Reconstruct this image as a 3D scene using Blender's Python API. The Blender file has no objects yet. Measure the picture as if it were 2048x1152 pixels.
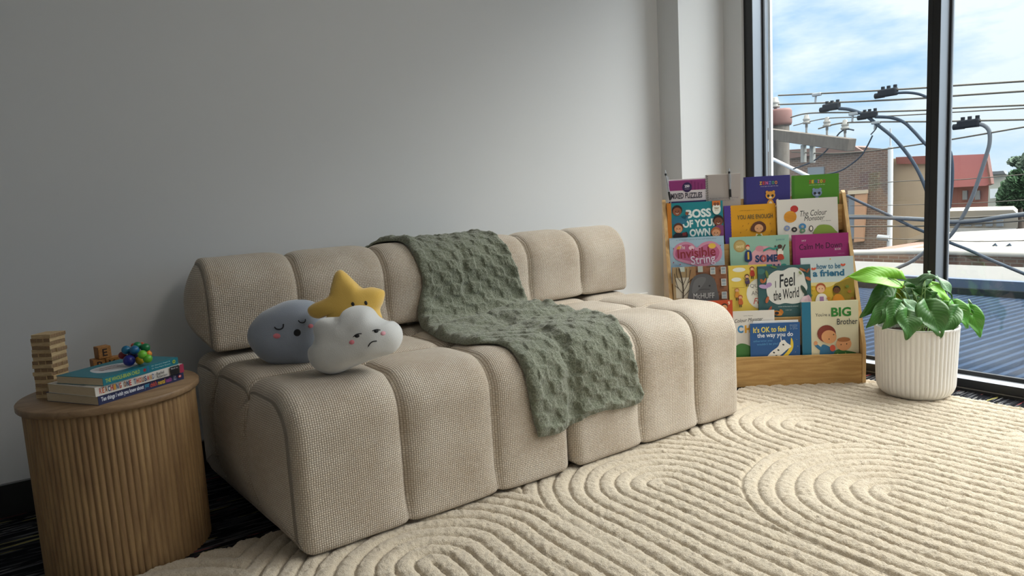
import bpy, bmesh, math, random
import numpy as np
from mathutils import Vector, Matrix, noise
from mathutils.bvhtree import BVHTree

random.seed(7)
rng = np.random.default_rng(7)
SC = 0.82            # the scene is laid out in camera-height units and brought to metres at the end
scene = bpy.context.scene
col = scene.collection
PI = math.pi

# ------------------------------------------------------------------ camera model
F = 1335.0; YAW = .58725611; PIT = .12128407; ROL = -.05568745
def _axes():
    cy, sy, cp, sp = math.cos(YAW), math.sin(YAW), math.cos(PIT), math.sin(PIT)
    f = Vector((sy*cp, cy*cp, -sp)); r = Vector((cy, -sy, 0)); u = r.cross(f)
    c, s = math.cos(ROL), math.sin(ROL)
    return (c*r + s*u), (-s*r + c*u), f
CR, CU, CF = _axes()
CAM = Vector((0, 0, 1.0))
def ray(x, y): return CR*((x-1024)/F) - CU*((y-576)/F) + CF
def Pz(x, y, z): d = ray(x, y); return CAM + d*((z-CAM.z)/d.z)
def Py(x, y, Y): d = ray(x, y); return CAM + d*(Y/d.y)
def Px(x, y, X): d = ray(x, y); return CAM + d*(X/d.x)
def Pd(x, y, D): return CAM + ray(x, y)*D

# ------------------------------------------------------------------ materials
def srgb(c):
    return tuple(((v/12.92) if v <= .04045 else ((v+.055)/1.055)**2.4) for v in c)
def hexc(h): return srgb(tuple(int(h[i:i+2], 16)/255 for i in (0, 2, 4)))
MATS = {}
def mat(name, rgb=(.5,.5,.5), rough=.6, metal=0.0, spec=.5, sheen=0.0, emit=None):
    if name in MATS: return MATS[name]
    m = bpy.data.materials.new(name); m.use_nodes = True
    b = m.node_tree.nodes['Principled BSDF']
    b.inputs['Base Color'].default_value = (*rgb, 1); b.inputs['Roughness'].default_value = rough
    b.inputs['Metallic'].default_value = metal; b.inputs['Specular IOR Level'].default_value = spec
    if sheen: b.inputs['Sheen Weight'].default_value = sheen; b.inputs['Sheen Roughness'].default_value = .5
    MATS[name] = m
    return m
def paint(h, rough=.45):
    return mat('print_'+h, hexc(h), rough)
class NT:
    def __init__(s, m): s.t = m.node_tree; s.n = s.t.nodes; s.b = s.n['Principled BSDF']
    def add(s, typ, **kw):
        nd = s.n.new(typ)
        for k, v in kw.items(): setattr(nd, k, v)
        return nd
    def link(s, a, b): s.t.links.new(a, b)
    def math(s, op, a, b=None, c=None, clamp=False):
        nd = s.add('ShaderNodeMath', operation=op); nd.use_clamp = clamp
        for i, v in enumerate((a, b, c)):
            if v is None: continue
            if isinstance(v, (int, float)): nd.inputs[i].default_value = v
            else: s.link(v, nd.inputs[i])
        return nd.outputs[0]
    def mix(s, fac, a, b):
        nd = s.add('ShaderNodeMix', data_type='RGBA')
        if isinstance(fac, (int, float)): nd.inputs[0].default_value = fac
        else: s.link(fac, nd.inputs[0])
        for i, v in ((6, a), (7, b)):
            if isinstance(v, tuple): nd.inputs[i].default_value = (*v[:3], 1)
            else: s.link(v, nd.inputs[i])
        return nd.outputs[2]
    def coord(s, which='Object', scale=(1,1,1), rot=(0,0,0)):
        c = s.add('ShaderNodeTexCoord'); mp = s.add('ShaderNodeMapping')
        mp.inputs['Scale'].default_value = scale; mp.inputs['Rotation'].default_value = rot
        s.link(c.outputs[which], mp.inputs[0]); return mp.outputs[0]
    def noise(s, vec, scale, detail=2, rough=.5):
        nd = s.add('ShaderNodeTexNoise'); nd.inputs['Scale'].default_value = scale
        nd.inputs['Detail'].default_value = detail; nd.inputs['Roughness'].default_value = rough
        if vec is not None: s.link(vec, nd.inputs['Vector'])
        return nd.outputs['Fac']
    def bump(s, h, strength=.5, dist=.002, normal=None):
        nd = s.add('ShaderNodeBump'); nd.inputs['Strength'].default_value = strength
        nd.inputs['Distance'].default_value = dist; s.link(h, nd.inputs['Height'])
        if normal is not None: s.link(normal, nd.inputs['Normal'])
        s.link(nd.outputs[0], s.b.inputs['Normal']); return nd.outputs[0]
    def base(s, c): s.link(c, s.b.inputs['Base Color'])
    def ramp(s, f, pts):
        nd = s.add('ShaderNodeValToRGB'); s.link(f, nd.inputs[0]); e = nd.color_ramp.elements
        while len(e) < len(pts): e.new(.5)
        for i, (p, c) in enumerate(pts): e[i].position = p; e[i].color = (*c[:3], 1)
        return nd.outputs[0]

def m_weave():
    m = mat('basket_weave_fabric', rough=.95, spec=.15, sheen=.25); t = NT(m)
    uv = t.add('ShaderNodeTexCoord').outputs['UV']
    wob = t.add('ShaderNodeTexNoise'); wob.inputs['Scale'].default_value = 26; t.link(uv, wob.inputs['Vector'])
    va = t.add('ShaderNodeVectorMath', operation='SCALE'); t.link(wob.outputs['Color'], va.inputs[0]); va.inputs['Scale'].default_value = .005
    vb = t.add('ShaderNodeVectorMath', operation='ADD'); t.link(uv, vb.inputs[0]); t.link(va.outputs[0], vb.inputs[1])
    sp = t.add('ShaderNodeSeparateXYZ'); t.link(vb.outputs[0], sp.inputs[0])
    k = PI/.0068
    a = t.math('SINE', t.math('MULTIPLY', sp.outputs[0], k)); b = t.math('SINE', t.math('MULTIPLY', sp.outputs[1], k))
    chk = t.math('MULTIPLY', a, b)
    wv = t.math('ABSOLUTE', chk)
    hgt = t.math('POWER', wv, .6)
    big = t.noise(uv, 5, 4); fine = t.noise(uv, 420, 2, .7); mid = t.noise(uv, 60, 3)
    sgn = t.math('GREATER_THAN', chk, 0)
    f = t.math('ADD', t.math('MULTIPLY', hgt, .8), t.math('MULTIPLY', fine, .35))
    c = t.ramp(f, [(.10, hexc('6b5b49')), (.5, hexc('c6b8a5')), (1.0, hexc('e9dfd2'))])
    c = t.mix(t.math('MULTIPLY', sgn, .22), c, hexc('8d7f6c'))
    c = t.mix(t.math('MULTIPLY', t.math('SUBTRACT', big, .38, clamp=True), 1.6, clamp=True), c, hexc('a08c72'))
    c = t.mix(t.math('MULTIPLY', t.math('SUBTRACT', mid, .45, clamp=True), .8), c, hexc('d8d2c8'))
    t.base(c)
    t.bump(t.math('ADD', t.math('MULTIPLY', hgt, .8), t.math('MULTIPLY', sgn, .25)), .8, .003)
    return m
def m_rug():
    m = mat('cream_rug_pile', rough=1, spec=.05, sheen=.35); t = NT(m); o = t.coord('Object')
    n = t.noise(o, 260, 3, .7); n2 = t.noise(o, 35, 2); n3 = t.noise(o, 3, 2)
    c = t.ramp(n, [(.3, hexc('b3a48c')), (.55, hexc('c9bda9')), (.75, hexc('dad1c2'))])
    c = t.mix(t.math('MULTIPLY', t.math('SUBTRACT', n2, .4, clamp=True), .8), c, hexc('bfae94'))
    c = t.mix(t.math('MULTIPLY', t.math('SUBTRACT', n3, .4, clamp=True), .6), c, hexc('d6cab6'))
    t.base(c); t.bump(t.math('ADD', n, t.math('MULTIPLY', n2, .25)), .8, .005)
    return m
def m_blanket():
    m = mat('sage_green_fleece', rough=1, spec=.04, sheen=.4); t = NT(m); o = t.coord('Object')
    n = t.noise(o, 190, 3, .7); n2 = t.noise(o, 40, 2)
    c = t.ramp(n, [(.28, hexc('575d4d')), (.55, hexc('828674')), (.78, hexc('a5a898'))])
    c = t.mix(t.math('MULTIPLY', t.math('SUBTRACT', n2, .42, clamp=True), .9), c, hexc('626d58'))
    t.base(c); t.bump(t.math('ADD', n, t.math('MULTIPLY', n2, .5)), 1.0, .006)
    return m
def m_plush(name, h):
    m = mat(name, hexc(h), 1, spec=.05, sheen=.5); t = NT(m); o = t.coord('Object')
    n = t.noise(o, 500, 2, .7); n2 = t.noise(o, 12, 2)
    c0 = hexc(h); t.base(t.mix(t.math('MULTIPLY', n2, .35), tuple(v*.86 for v in c0), c0))
    t.bump(t.math('ADD', n, t.math('MULTIPLY', n2, 2.0)), .35, .002)
    return m
def m_wood(name, c1, c2, scale=(1,1,1), rings=6, rough=.5, coord='Object'):
    m = mat(name, rough=rough, spec=.35); t = NT(m); o = t.coord(coord, scale)
    n = t.noise(o, rings, 3, .55)
    w = t.math('FRACT', t.math('MULTIPLY', n, 9))
    w = t.math('ABSOLUTE', t.math('SUBTRACT', w, .5))
    g = t.noise(t.coord(coord, tuple(v*9 for v in scale)), 12, 3, .6)
    f = t.math('ADD', t.math('MULTIPLY', w, .9), t.math('MULTIPLY', g, .55))
    t.base(t.ramp(f, [(.2, hexc(c2)), (.55, tuple((a+b)/2 for a, b in zip(hexc(c1), hexc(c2)))), (.85, hexc(c1))]))
    t.bump(g, .12, .001)
    return m
def m_wall():
    m = mat('grey_white_wall_paint', rough=.85, spec=.2); t = NT(m); o = t.coord('Object')
    t.base(t.mix(t.noise(o, 1.5, 2), hexc('cdd0d2'), hexc('d4d6d8'))); t.bump(t.noise(o, 180, 2), .05, .001)
    return m
def m_carpet():
    m = mat('charcoal_striped_carpet', rough=1, spec=.05); t = NT(m)
    o = t.coord('Object', (3, 130, 1)); n = t.noise(o, 1, 2, .8)
    fl = t.noise(t.coord('Object', (5, 45, 1)), 1.7, 2, .5)
    c = t.ramp(n, [(.38, hexc('101114')), (.48, hexc('2c2d31')), (.60, hexc('5c5d61')), (.72, hexc('98968f'))])
    hue = t.noise(t.coord('Object', (4, 60, 1)), 1.0, 0)
    c = t.mix(t.math('GREATER_THAN', hue, .72), c, hexc('7d3b3c')); c = t.mix(t.math('LESS_THAN', hue, .27), c, hexc('8a8450'))
    c = t.mix(t.math('LESS_THAN', fl, .5), c, hexc('16171b'))
    t.base(c); t.bump(n, .5, .003)
    return m
def m_brick(name, c1, c2, cm, sx=1.0):
    m = mat(name, rough=.9, spec=.1); t = NT(m)
    uv = t.add('ShaderNodeTexCoord').outputs['UV']
    b = t.add('ShaderNodeTexBrick'); t.link(uv, b.inputs['Vector']); b.inputs['Scale'].default_value = 1
    b.inputs['Color1'].default_value = (*hexc(c1), 1); b.inputs['Color2'].default_value = (*hexc(c2), 1); b.inputs['Mortar'].default_value = (*hexc(cm), 1)
    b.inputs['Brick Width'].default_value = .28*sx; b.inputs['Row Height'].default_value = .1*sx; b.inputs['Mortar Size'].default_value = .014*sx
    n = t.noise(uv, 1.2, 3)
    t.base(t.mix(t.math('MULTIPLY', n, .45), b.outputs['Color'], hexc(cm)))
    return m
def m_noisy(name, c1, c2, scale=3, rough=.9, stretch=(1,1,1), spec=.08):
    m = mat(name, rough=rough, spec=spec); t = NT(m)
    t.base(t.mix(t.noise(t.coord('Object', stretch), scale, 4, .6), hexc(c1), hexc(c2)))
    return m
def m_glass():
    m = bpy.data.materials.new('window_glass'); m.use_nodes = True; nt = m.node_tree; nt.nodes.clear()
    out = nt.nodes.new('ShaderNodeOutputMaterial'); mx = nt.nodes.new('ShaderNodeMixShader')
    tr = nt.nodes.new('ShaderNodeBsdfTransparent'); gl = nt.nodes.new('ShaderNodeBsdfGlossy'); fr = nt.nodes.new('ShaderNodeFresnel')
    tr.inputs[0].default_value = (.97, .985, .98, 1); gl.inputs['Roughness'].default_value = .0; ge = nt.nodes.new('ShaderNodeNewGeometry'); ma = nt.nodes.new('ShaderNodeMath'); ma.operation = 'MULTIPLY_ADD'; ma.inputs[1].default_value = 1/1.5-1.5; ma.inputs[2].default_value = 1.5; nt.links.new(ge.outputs['Backfacing'], ma.inputs[0]); nt.links.new(ma.outputs[0], fr.inputs['IOR'])
    nt.links.new(fr.outputs[0], mx.inputs[0]); nt.links.new(tr.outputs[0], mx.inputs[1]); nt.links.new(gl.outputs[0], mx.inputs[2]); nt.links.new(mx.outputs[0], out.inputs[0])
    return m
def m_leaf(name, c1, c2):
    m = mat(name, rough=.42, spec=.5); t = NT(m); o = t.coord('UV')
    sp = t.add('ShaderNodeSeparateXYZ'); t.link(o, sp.inputs[0])
    ax = t.math('ABSOLUTE', t.math('SUBTRACT', sp.outputs[0], .5))
    vein = t.math('ABSOLUTE', t.math('SINE', t.math('MULTIPLY', t.math('SUBTRACT', sp.outputs[1], t.math('MULTIPLY', ax, 1.1)), 26)))
    vv = t.math('LESS_THAN', vein, .14); mid = t.math('LESS_THAN', ax, .012)
    f = t.math('MULTIPLY', t.math('MAXIMUM', vv, mid), .35)
    n = t.noise(t.coord('Object'), 14, 3)
    t.base(t.mix(f, t.mix(n, hexc(c1), hexc(c2)), tuple(min(1, v*1.7+.02) for v in hexc(c2))))
    t.b.inputs['Subsurface Weight'].default_value = 0
    t.bump(vein, .2, .002)
    return m

WEAVE = m_weave(); RUG = m_rug(); FLEECE = m_blanket(); WALL = m_wall(); CARPET = m_carpet(); GLASS = m_glass()
OAK = m_wood('pale_oak_veneer', 'a5875f', '86694a', (4, 4, .5), 2.2, .5)
OAKTOP = m_wood('oak_table_top', '9c8163', '7c6349', (.8, 5, 5), 2.2, .42)
MAPLE = m_wood('light_maple', 'c9a56c', 'ab8550', (1.2, 8, 8), 1.5, .45)
MAPLEV = m_wood('light_maple_upright', 'cfae7c', 'b48f5c', (8, 8, 1.0), 1.5, .45)
BLACKM = mat('black_aluminium', hexc('1b1c1e'), .38, .0, .5)
SILVER = mat('brushed_aluminium_return', hexc('a4a9b0'), .40, .85, .5)
PAGES = m_noisy('book_page_edges', 'd8c8ac', 'c2ae8c', 60, .9, (1, 1, 14))
WHITEPL = mat('white_plastic', hexc('d8d8d6'), .35)

# ------------------------------------------------------------------ object helpers
def link_mesh(name, verts, faces, mats, parent=None, midx=None, smooth=True, uvs=None):
    me = bpy.data.meshes.new(name); me.from_pydata([tuple(v) for v in verts], [], faces)
    for m in (mats if isinstance(mats, (list, tuple)) else [mats]): me.materials.append(m)
    if midx is not None: me.polygons.foreach_set('material_index', midx)
    me.polygons.foreach_set('use_smooth', [smooth]*len(me.polygons))
    if uvs is not None:
        l = me.uv_layers.new(name='UVMap'); vi = np.empty(len(me.loops), dtype=np.int32); me.loops.foreach_get('vertex_index', vi)
        l.data.foreach_set('uv', np.asarray(uvs, dtype=np.float32)[vi].ravel())
    me.update(); o = bpy.data.objects.new(name, me); col.objects.link(o)
    if parent: o.parent = parent
    return o
def empty(name, loc=(0,0,0), rz=0.0, M=None):
    o = bpy.data.objects.new(name, None); col.objects.link(o); o.empty_display_size = .05
    if M is not None: o.matrix_world = M
    else: o.location = loc; o.rotation_euler = (0, 0, rz)
    return o
def tag(o, label=None, cat=None, group=None, kind=None):
    if label: o['label'] = label
    if cat: o['category'] = cat
    if group: o['group'] = group
    if kind: o['kind'] = kind
    return o
class MB:
    """collects simple solids into one mesh"""
    def __init__(s): s.v = []; s.f = []; s.m = []; s.mats = []; s.sm = []
    def mi(s, m):
        if m not in s.mats: s.mats.append(m)
        return s.mats.index(m)
    def raw(s, verts, faces, m, smooth=False):
        n = len(s.v); s.v += [Vector(v) for v in verts]; i = s.mi(m)
        for f in faces: s.f.append(tuple(n+k for k in f)); s.m.append(i); s.sm.append(smooth)
        return s
    def box(s, a, b, m, M=None, bev=0.0):
        x0, y0, z0 = a; x1, y1, z1 = b
        if bev:
            bm = bmesh.new(); bmesh.ops.create_cube(bm, size=1)
            for v in bm.verts: v.co = Vector(((x0+x1)/2+v.co.x*(x1-x0), (y0+y1)/2+v.co.y*(y1-y0), (z0+z1)/2+v.co.z*(z1-z0)))
            bmesh.ops.bevel(bm, geom=bm.edges[:], offset=bev, segments=2, affect='EDGES', profile=.5)
            bm.verts.index_update()
            vs = [v.co.copy() for v in bm.verts]; fs = [tuple(v.index for v in f.verts) for f in bm.faces]; bm.free()
        else:
            vs = [Vector(p) for p in ((x0,y0,z0),(x1,y0,z0),(x1,y1,z0),(x0,y1,z0),(x0,y0,z1),(x1,y0,z1),(x1,y1,z1),(x0,y1,z1))]
            fs = [(0,3,2,1),(4,5,6,7),(0,1,5,4),(1,2,6,5),(2,3,7,6),(3,0,4,7)]
        if M is not None: vs = [M @ v for v in vs]
        return s.raw(vs, fs, m)
    def prism(s, pts, h, m, M=None):
        """pts in local xy, extruded h along z"""
        n = len(pts); vs = [Vector((p[0], p[1], 0)) for p in pts]+[Vector((p[0], p[1], h)) for p in pts]
        fs = [tuple(range(n-1, -1, -1)), tuple(range(n, 2*n))]+[(i, (i+1) % n, n+(i+1) % n, n+i) for i in range(n)]
        if M is not None: vs = [M @ v for v in vs]
        return s.raw(vs, fs, m)
    def tube(s, pts, r, m, n=8, cap=True, closed=False):
        pts = [Vector(p) for p in pts]; rs = r if isinstance(r, (list, tuple)) else [r]*len(pts)
        rings = []; up = None
        for i, p in enumerate(pts):
            d = (pts[min(i+1, len(pts)-1)]-pts[max(i-1, 0)]).normalized()
            if up is None: up = Vector((0,0,1)) if abs(d.z) < .9 else Vector((1,0,0))
            sd = d.cross(up)
            if sd.length < 1e-6: sd = d.orthogonal()
            sd.normalize(); up = sd.cross(d).normalized()
            rings.append([p+(sd*math.cos(2*PI*k/n)+up*math.sin(2*PI*k/n))*rs[i] for k in range(n)])
        vs = [v for rg in rings for v in rg]; fs = []
        for i in range(len(pts)-1):
            for k in range(n): fs.append((i*n+k, i*n+(k+1) % n, (i+1)*n+(k+1) % n, (i+1)*n+k))
        s.raw(vs, fs, m, True)
        if cap: s.raw(rings[0], [tuple(range(n-1, -1, -1))], m); s.raw(rings[-1], [tuple(range(n))], m)
        return s
    def lathe(s, prof, m, c=(0,0,0), n=48, rad=None, M=None):
        vs = []; fs = []
        for r, z in prof:
            for k in range(n):
                a = 2*PI*k/n; rr = r*(rad(a, z) if rad else 1); vs.append(Vector((c[0]+rr*math.cos(a), c[1]+rr*math.sin(a), c[2]+z)))
        if M is not None: vs = [M @ v for v in vs]
        for i in range(len(prof)-1):
            for k in range(n): fs.append((i*n+k, i*n+(k+1) % n, (i+1)*n+(k+1) % n, (i+1)*n+k))
        return s.raw(vs, fs, m, True)
    def ball(s, c, r, m, seg=16, sc=(1,1,1), M=None):
        prof = [(r*math.sin(PI*i/seg)+1e-5, -r*math.cos(PI*i/seg)) for i in range(seg+1)]
        vs = []; fs = []; n = seg
        for q, z in prof:
            for k in range(n): vs.append(Vector((c[0]+sc[0]*q*math.cos(2*PI*k/n), c[1]+sc[1]*q*math.sin(2*PI*k/n), c[2]+sc[2]*z)))
        if M is not None: vs = [M @ v for v in vs]
        for i in range(seg):
            for k in range(n): fs.append((i*n+k, i*n+(k+1) % n, (i+1)*n+(k+1) % n, (i+1)*n+k))
        return s.raw(vs, fs, m, True)
    def build(s, name, parent=None, origin=None):
        o = origin or Vector((0,0,0))
        me = bpy.data.meshes.new(name); me.from_pydata([tuple(v-Vector(o)) for v in s.v], [], s.f)
        for m in s.mats: me.materials.append(m)
        me.polygons.foreach_set('material_index', s.m); me.polygons.foreach_set('use_smooth', s.sm)
        me.update(); ob = bpy.data.objects.new(name, me); col.objects.link(ob)
        if parent: ob.parent = parent
        if origin: ob.location = origin
        return ob
def quad_uv(name, pts, m, parent=None, thick=None, uvscale=1.0):
    """planar polygon given by 3D points, extruded by a thickness vector, uv in metres along its plane"""
    pts = [Vector(p) for p in pts]; n = len(pts); t = Vector(thick)
    v = pts+[p+t for p in pts]
    fs = [tuple(range(n)), tuple(range(2*n-1, n-1, -1))]+[(i, n+i, n+(i+1) % n, (i+1) % n) for i in range(n)]
    uvs = [((p.y)*uvscale, p.z*uvscale) for p in v]
    return link_mesh(name, v, fs, m, parent, smooth=False, uvs=uvs)
def spline(pts, n=8, closed=False):
    """catmull-rom"""
    P = [Vector(p) for p in pts]; out = []; N = len(P)
    rngi = range(N) if closed else range(N-1)
    for i in rngi:
        if closed: a, b, c, d = P[(i-1) % N], P[i], P[(i+1) % N], P[(i+2) % N]
        else: a, b, c, d = P[max(i-1, 0)], P[i], P[i+1], P[min(i+2, N-1)]
        for k in range(n):
            t = k/n; out.append(.5*((2*b)+(c-a)*t+(2*a-5*b+4*c-d)*t*t+(3*b-a-3*c+d)*t**3))
    if not closed: out.append(P[-1])
    return out

# ================================================================== THE ROOM
XW = 3.52; XG = 3.645; YB = 2.93; CEIL = 3.15; YN = -3.0; XL = -1.7
def sbox(name, a, b, m):
    o = MB().box(a, b, m).build(name); tag(o, kind='structure'); return o
sbox('floor', (XL, YN, -.06), (XG+.06, YB, 0), CARPET)
sbox('ceiling', (XL, YN, CEIL), (XG+.06, YB+.1, CEIL+.1), mat('ceiling_white', hexc('ebebea'), .9))
# back wall with the stepped column at its right end, one mesh
wb = MB().box((XL, YB, -.06), (3.10, YB+.12, CEIL), WALL).box((3.10, 2.766, -.06), (3.72, YB+.12, CEIL), WALL)
tag(wb.build('wall_back'), kind='structure')
wr = MB().box((3.498, 2.634, -.06), (3.72, 2.766, CEIL), WALL).box((3.498, -3.0, -.06), (3.72, -2.2, CEIL), WALL).box((3.498, -2.2, 3.08), (3.72, 2.634, CEIL), WALL)
tag(wr.build('wall_right'), kind='structure')
sbox('wall_left', (XL-.1, YN, -.06), (XL, YB, CEIL), WALL)
sbox('wall_front', (XL, YN-.1, -.06), (3.72, YN, CEIL), WALL)
BASEB = mat('black_skirting', hexc('1a1a1b'), .6)
tag(MB().box((XL, YB-.012, 0), (3.10, YB, .118), BASEB).box((XL, YB-.013, .118), (3.10, YB, .121), mat('skirting_top_edge', hexc('77787a'), .6)).build('baseboard_back'), kind='structure')

# window
win = tag(empty('window_1', (XW, 0, 0)), kind='structure')
def wpart(name, mb): o = mb.build(name); o.parent = win; o.matrix_parent_inverse = Matrix.Translation((-XW, 0, 0)); return o
muls = [2.575+.059, 1.603]+[1.603-1.03*k for k in range(1, 4)]
def upright(name, y1, y0):
    mb = MB().box((XW, y0, .0), (XW+.004, y1, 3.08), BLACKM).box((XW+.004, y0+.002, .0), (XG+.02, y1-.002, 3.08), SILVER)
    if name == 'mullion': mb.box((XW-.0015, (y0+y1)/2+.006, .0), (XW, y1-.001, 3.08), BLACKM)
    mb.box((XG-.03, y0-.008, .05), (XG-.015, y1+.008, 3.08), BLACKM)
    return wpart(name, mb)
upright('jamb', 2.634, 2.575)
for y in muls[1:]: upright('mullion', y, y-.055)
fb = MB().box((XW, -2.2, .018), (XW+.004, 2.634, .057), BLACKM).box((XW+.004, -2.2, .018), (XG+.02, 2.634, .0565), SILVER)
fb.box((XG-.03, -2.2, .0565), (XG-.012, 2.634, .075), BLACKM).box((XW-.006, -2.2, .0), (XG+.02, 2.634, .012), BLACKM).box((XW-.007, -2.2, .012), (XG+.02, 2.634, .0145), mat('sill_seal_grey', hexc('6a6660'), .6))
wpart('bottom_rail', fb)
wpart('top_rail', MB().box((XW, -2.2, 3.02), (XG+.02, 2.634, 3.08), BLACKM))
ys = [2.575]+[y-.055 for y in muls[1:]]+[-2.2]
tops = [2.575]+[m-.055 for m in muls[1:]]
bots = muls[1:]+[-2.2]
for yt, yb in zip(tops, bots):
    wpart('glass_pane', MB().box((XG-.012, yb, .057), (XG-.004, yt, 3.02), GLASS))
# pale rain-guard strip just outside the jamb
ta_, tb_ = Px(1536, 200, XG+.03).y, Px(1541.5, 200, XG+.03).y
tag(MB().box((XG+.03, tb_, -.2), (XG+.05, ta_, 2.9), mat('outer_reveal_pale', hexc('c9ccd0'), .6)).build('trim_1'), kind='structure')

# wall outlets
def outlet(name, x0, x1, ztop, label, kind):
    t = tag(empty(name, ((x0+x1)/2, YB, ztop-.09)), label, 'wall outlet', 'power points low on the back wall')
    w = (x1-x0)/2; cx = 0
    p = MB().box((-w, -.014, 0), (w, 0, .09), WHITEPL, bev=.003); p.build('face_plate', t)
    if kind:
        for sx in (-.45, .45):
            MB().box((sx*w-.012, -.018, .052), (sx*w+.012, -.013, .072), WHITEPL, bev=.002).build('rocker_switch', t)
            b = MB()
            for a in (-.009, .009): b.box((sx*w+a-.0015, -.0147, .028), (sx*w+a+.0015, -.0138, .04), BLACKM)
            b.box((sx*w-.0015, -.0147, .014), (sx*w+.0015, -.0138, .024), BLACKM); b.build('socket', t)
    else:
        MB().box((-w*.85, -.017, .012), (w*.85, -.0135, .078), WHITEPL, bev=.002).build('cover_panel', t)
a = Py(1222, 596.5, YB); b = Py(1258, 590, YB); outlet('wall_outlet', a.x, b.x, b.z+.002, 'blank white wall plate low on the wall just right of the sofa backrest', 0)
a = Py(1262, 590, YB); b = Py(1293, 585, YB); outlet('wall_outlet', a.x, b.x, b.z+.002, 'white double power point with switches, the plate nearer the book stand', 1)

# ================================================================== RUG
def build_rug():
    X0, X1, Y0, Y1 = -.5, 3.335, .1, 2.125; st = .0045
    nx = int((X1-X0)/st)+1; ny = int((Y1-Y0)/st)+1
    xs = np.linspace(X0, X1, nx); yv = np.linspace(Y0, Y1, ny); X, Y = np.meshgrid(xs, yv)
    wob = .005*np.sin(X*9+Y*4)+.004*np.sin(Y*13-X*5)+.0015*np.sin(X*31+1)*np.sin(Y*27)
    X2 = X+wob; Y2 = Y+.004*np.sin(X*23)
    def fing(cx, cy, sgn):      # distance to a half line going -Y (sgn=-1) or +Y
        dx = X2-cx; dy = Y2-cy; dy = np.where(dy*sgn > 0, 0, dy); return np.hypot(dx, dy)
    p = .0555
    A = np.minimum.reduce([fing(.764, 1.62, -1), fing(1.64, 1.575, -1), fing(2.52, 1.59, -1), fing(-.11, 1.60, -1)])
    C = fing(2.97, 1.03, 1)
    A = np.minimum(A, C)
    B = np.minimum.reduce([fing(2.12, 1.03, -1), fing(1.24, .5, -1), fing(.36, .5, -1), fing(3.0, .35, -1)])
    rb = .468
    d = np.where(B < rb, B, A+p*.5)
    ph = d/p
    f = np.abs(ph-np.round(ph))*2               # 0 at ridge centre .. 1 at groove
    ridge = np.sqrt(np.clip(1-(f*1.0)**3.0, 0, 1))
    edge = np.clip(np.abs(B-rb)/(.01), 0, 1); ridge *= (.4+.6*edge)
    n1 = rng.standard_normal(X.shape)
    def blur(a, k):
        for _ in range(k): a = (a+np.roll(a, 1, 0)+np.roll(a, -1, 0)+np.roll(a, 1, 1)+np.roll(a, -1, 1))/5
        return a
    b1 = blur(n1, 1); b1 /= b1.std(); b2 = blur(rng.standard_normal(X.shape), 14); b2 /= b2.std()
    Z = .004+ridge*(.0180+.0007*b2)+b1*.0009*(.4+ridge)
    jx = blur(rng.standard_normal(X.shape), 3); jx /= jx.std()
    XX = X+jx*.0008
    # frayed border: pull the outline in where the ridges end
    b3 = blur(rng.standard_normal(X.shape), 8); b3 /= b3.std()
    inset = .006+.004*b3+.012*(1-ridge)
    YY = np.minimum(Y, Y1-np.clip(inset, 0, .03)*(Y > Y1-.03)); XX = np.minimum(XX, X1-np.clip(.004+.003*b3, 0, .02))
    Z[-1, :] = 0.0; Z[:, -1] = 0.0; Z[0, :] = 0; Z[:, 0] = 0
    V = np.stack([XX, YY, Z], -1).reshape(-1, 3)
    idx = np.arange(nx*ny).reshape(ny, nx)
    Q = np.stack([idx[:-1, :-1], idx[:-1, 1:], idx[1:, 1:], idx[1:, :-1]], -1).reshape(-1, 4)
    me = bpy.data.meshes.new('rug'); me.vertices.add(len(V)); me.vertices.foreach_set('co', V.ravel())
    me.loops.add(Q.size); me.loops.foreach_set('vertex_index', Q.ravel().astype(np.int32))
    me.polygons.add(len(Q)); me.polygons.foreach_set('loop_start', np.arange(0, Q.size, 4, dtype=np.int32))
    me.polygons.foreach_set('loop_total', np.full(len(Q), 4, dtype=np.int32)); me.polygons.foreach_set('use_smooth', [True]*len(Q))
    me.materials.append(RUG); me.update(calc_edges=True); me.validate()
    o = bpy.data.objects.new('rug', me); col.objects.link(o)
    tag(o, 'cream carved pile rug with nested rounded arches, lying under the sofa front', 'rug')
build_rug()

# ================================================================== SOFA
def outline(corners, seg=9):
    """corners: (y,z,r) clockwise polygon -> rounded closed list of (y,z)"""
    out = []; n = len(corners)
    for i in range(n):
        p0 = Vector(corners[i-1][:2]); p = Vector(corners[i][:2]); p1 = Vector(corners[(i+1) % n][:2]); r = corners[i][2]
        a = (p0-p).normalized(); b = (p1-p).normalized(); ang = a.angle(b); tl = r/math.tan(ang/2)
        s = p+a*tl; e = p+b*tl; c = p+(a+b).normalized()*(r/math.sin(ang/2))
        a0 = math.atan2(s.y-c.y, s.x-c.x); a1 = math.atan2(e.y-c.y, e.x-c.x); da = (a1-a0+PI) % (2*PI)-PI
        for k in range(seg+1): t = a0+da*k/seg; out.append(Vector((c.x+r*math.cos(t), c.y+r*math.sin(t))))
    # resample evenly
    per = sum((out[(i+1) % len(out)]-out[i]).length for i in range(len(out))); N = max(40, int(per/.011)); step = per/N
    res = []; i = 0; acc = 0; cur = out[0]
    L = [0]
    for k in range(len(out)): L.append(L[-1]+(out[(k+1) % len(out)]-out[k]).length)
    for k in range(N):
        s = k*step
        while L[i+1] < s: i += 1
        t = (s-L[i])/max(L[i+1]-L[i], 1e-9); res.append(out[i % len(out)].lerp(out[(i+1) % len(out)], t))
    return res, step
def crease(d, r, D):
    t = min(abs(d)/r, 1.0); return D*(1-math.sqrt(max(0, 1-(1-t)**2)))+.010*math.exp(-(abs(d)/.007)**2)
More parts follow.
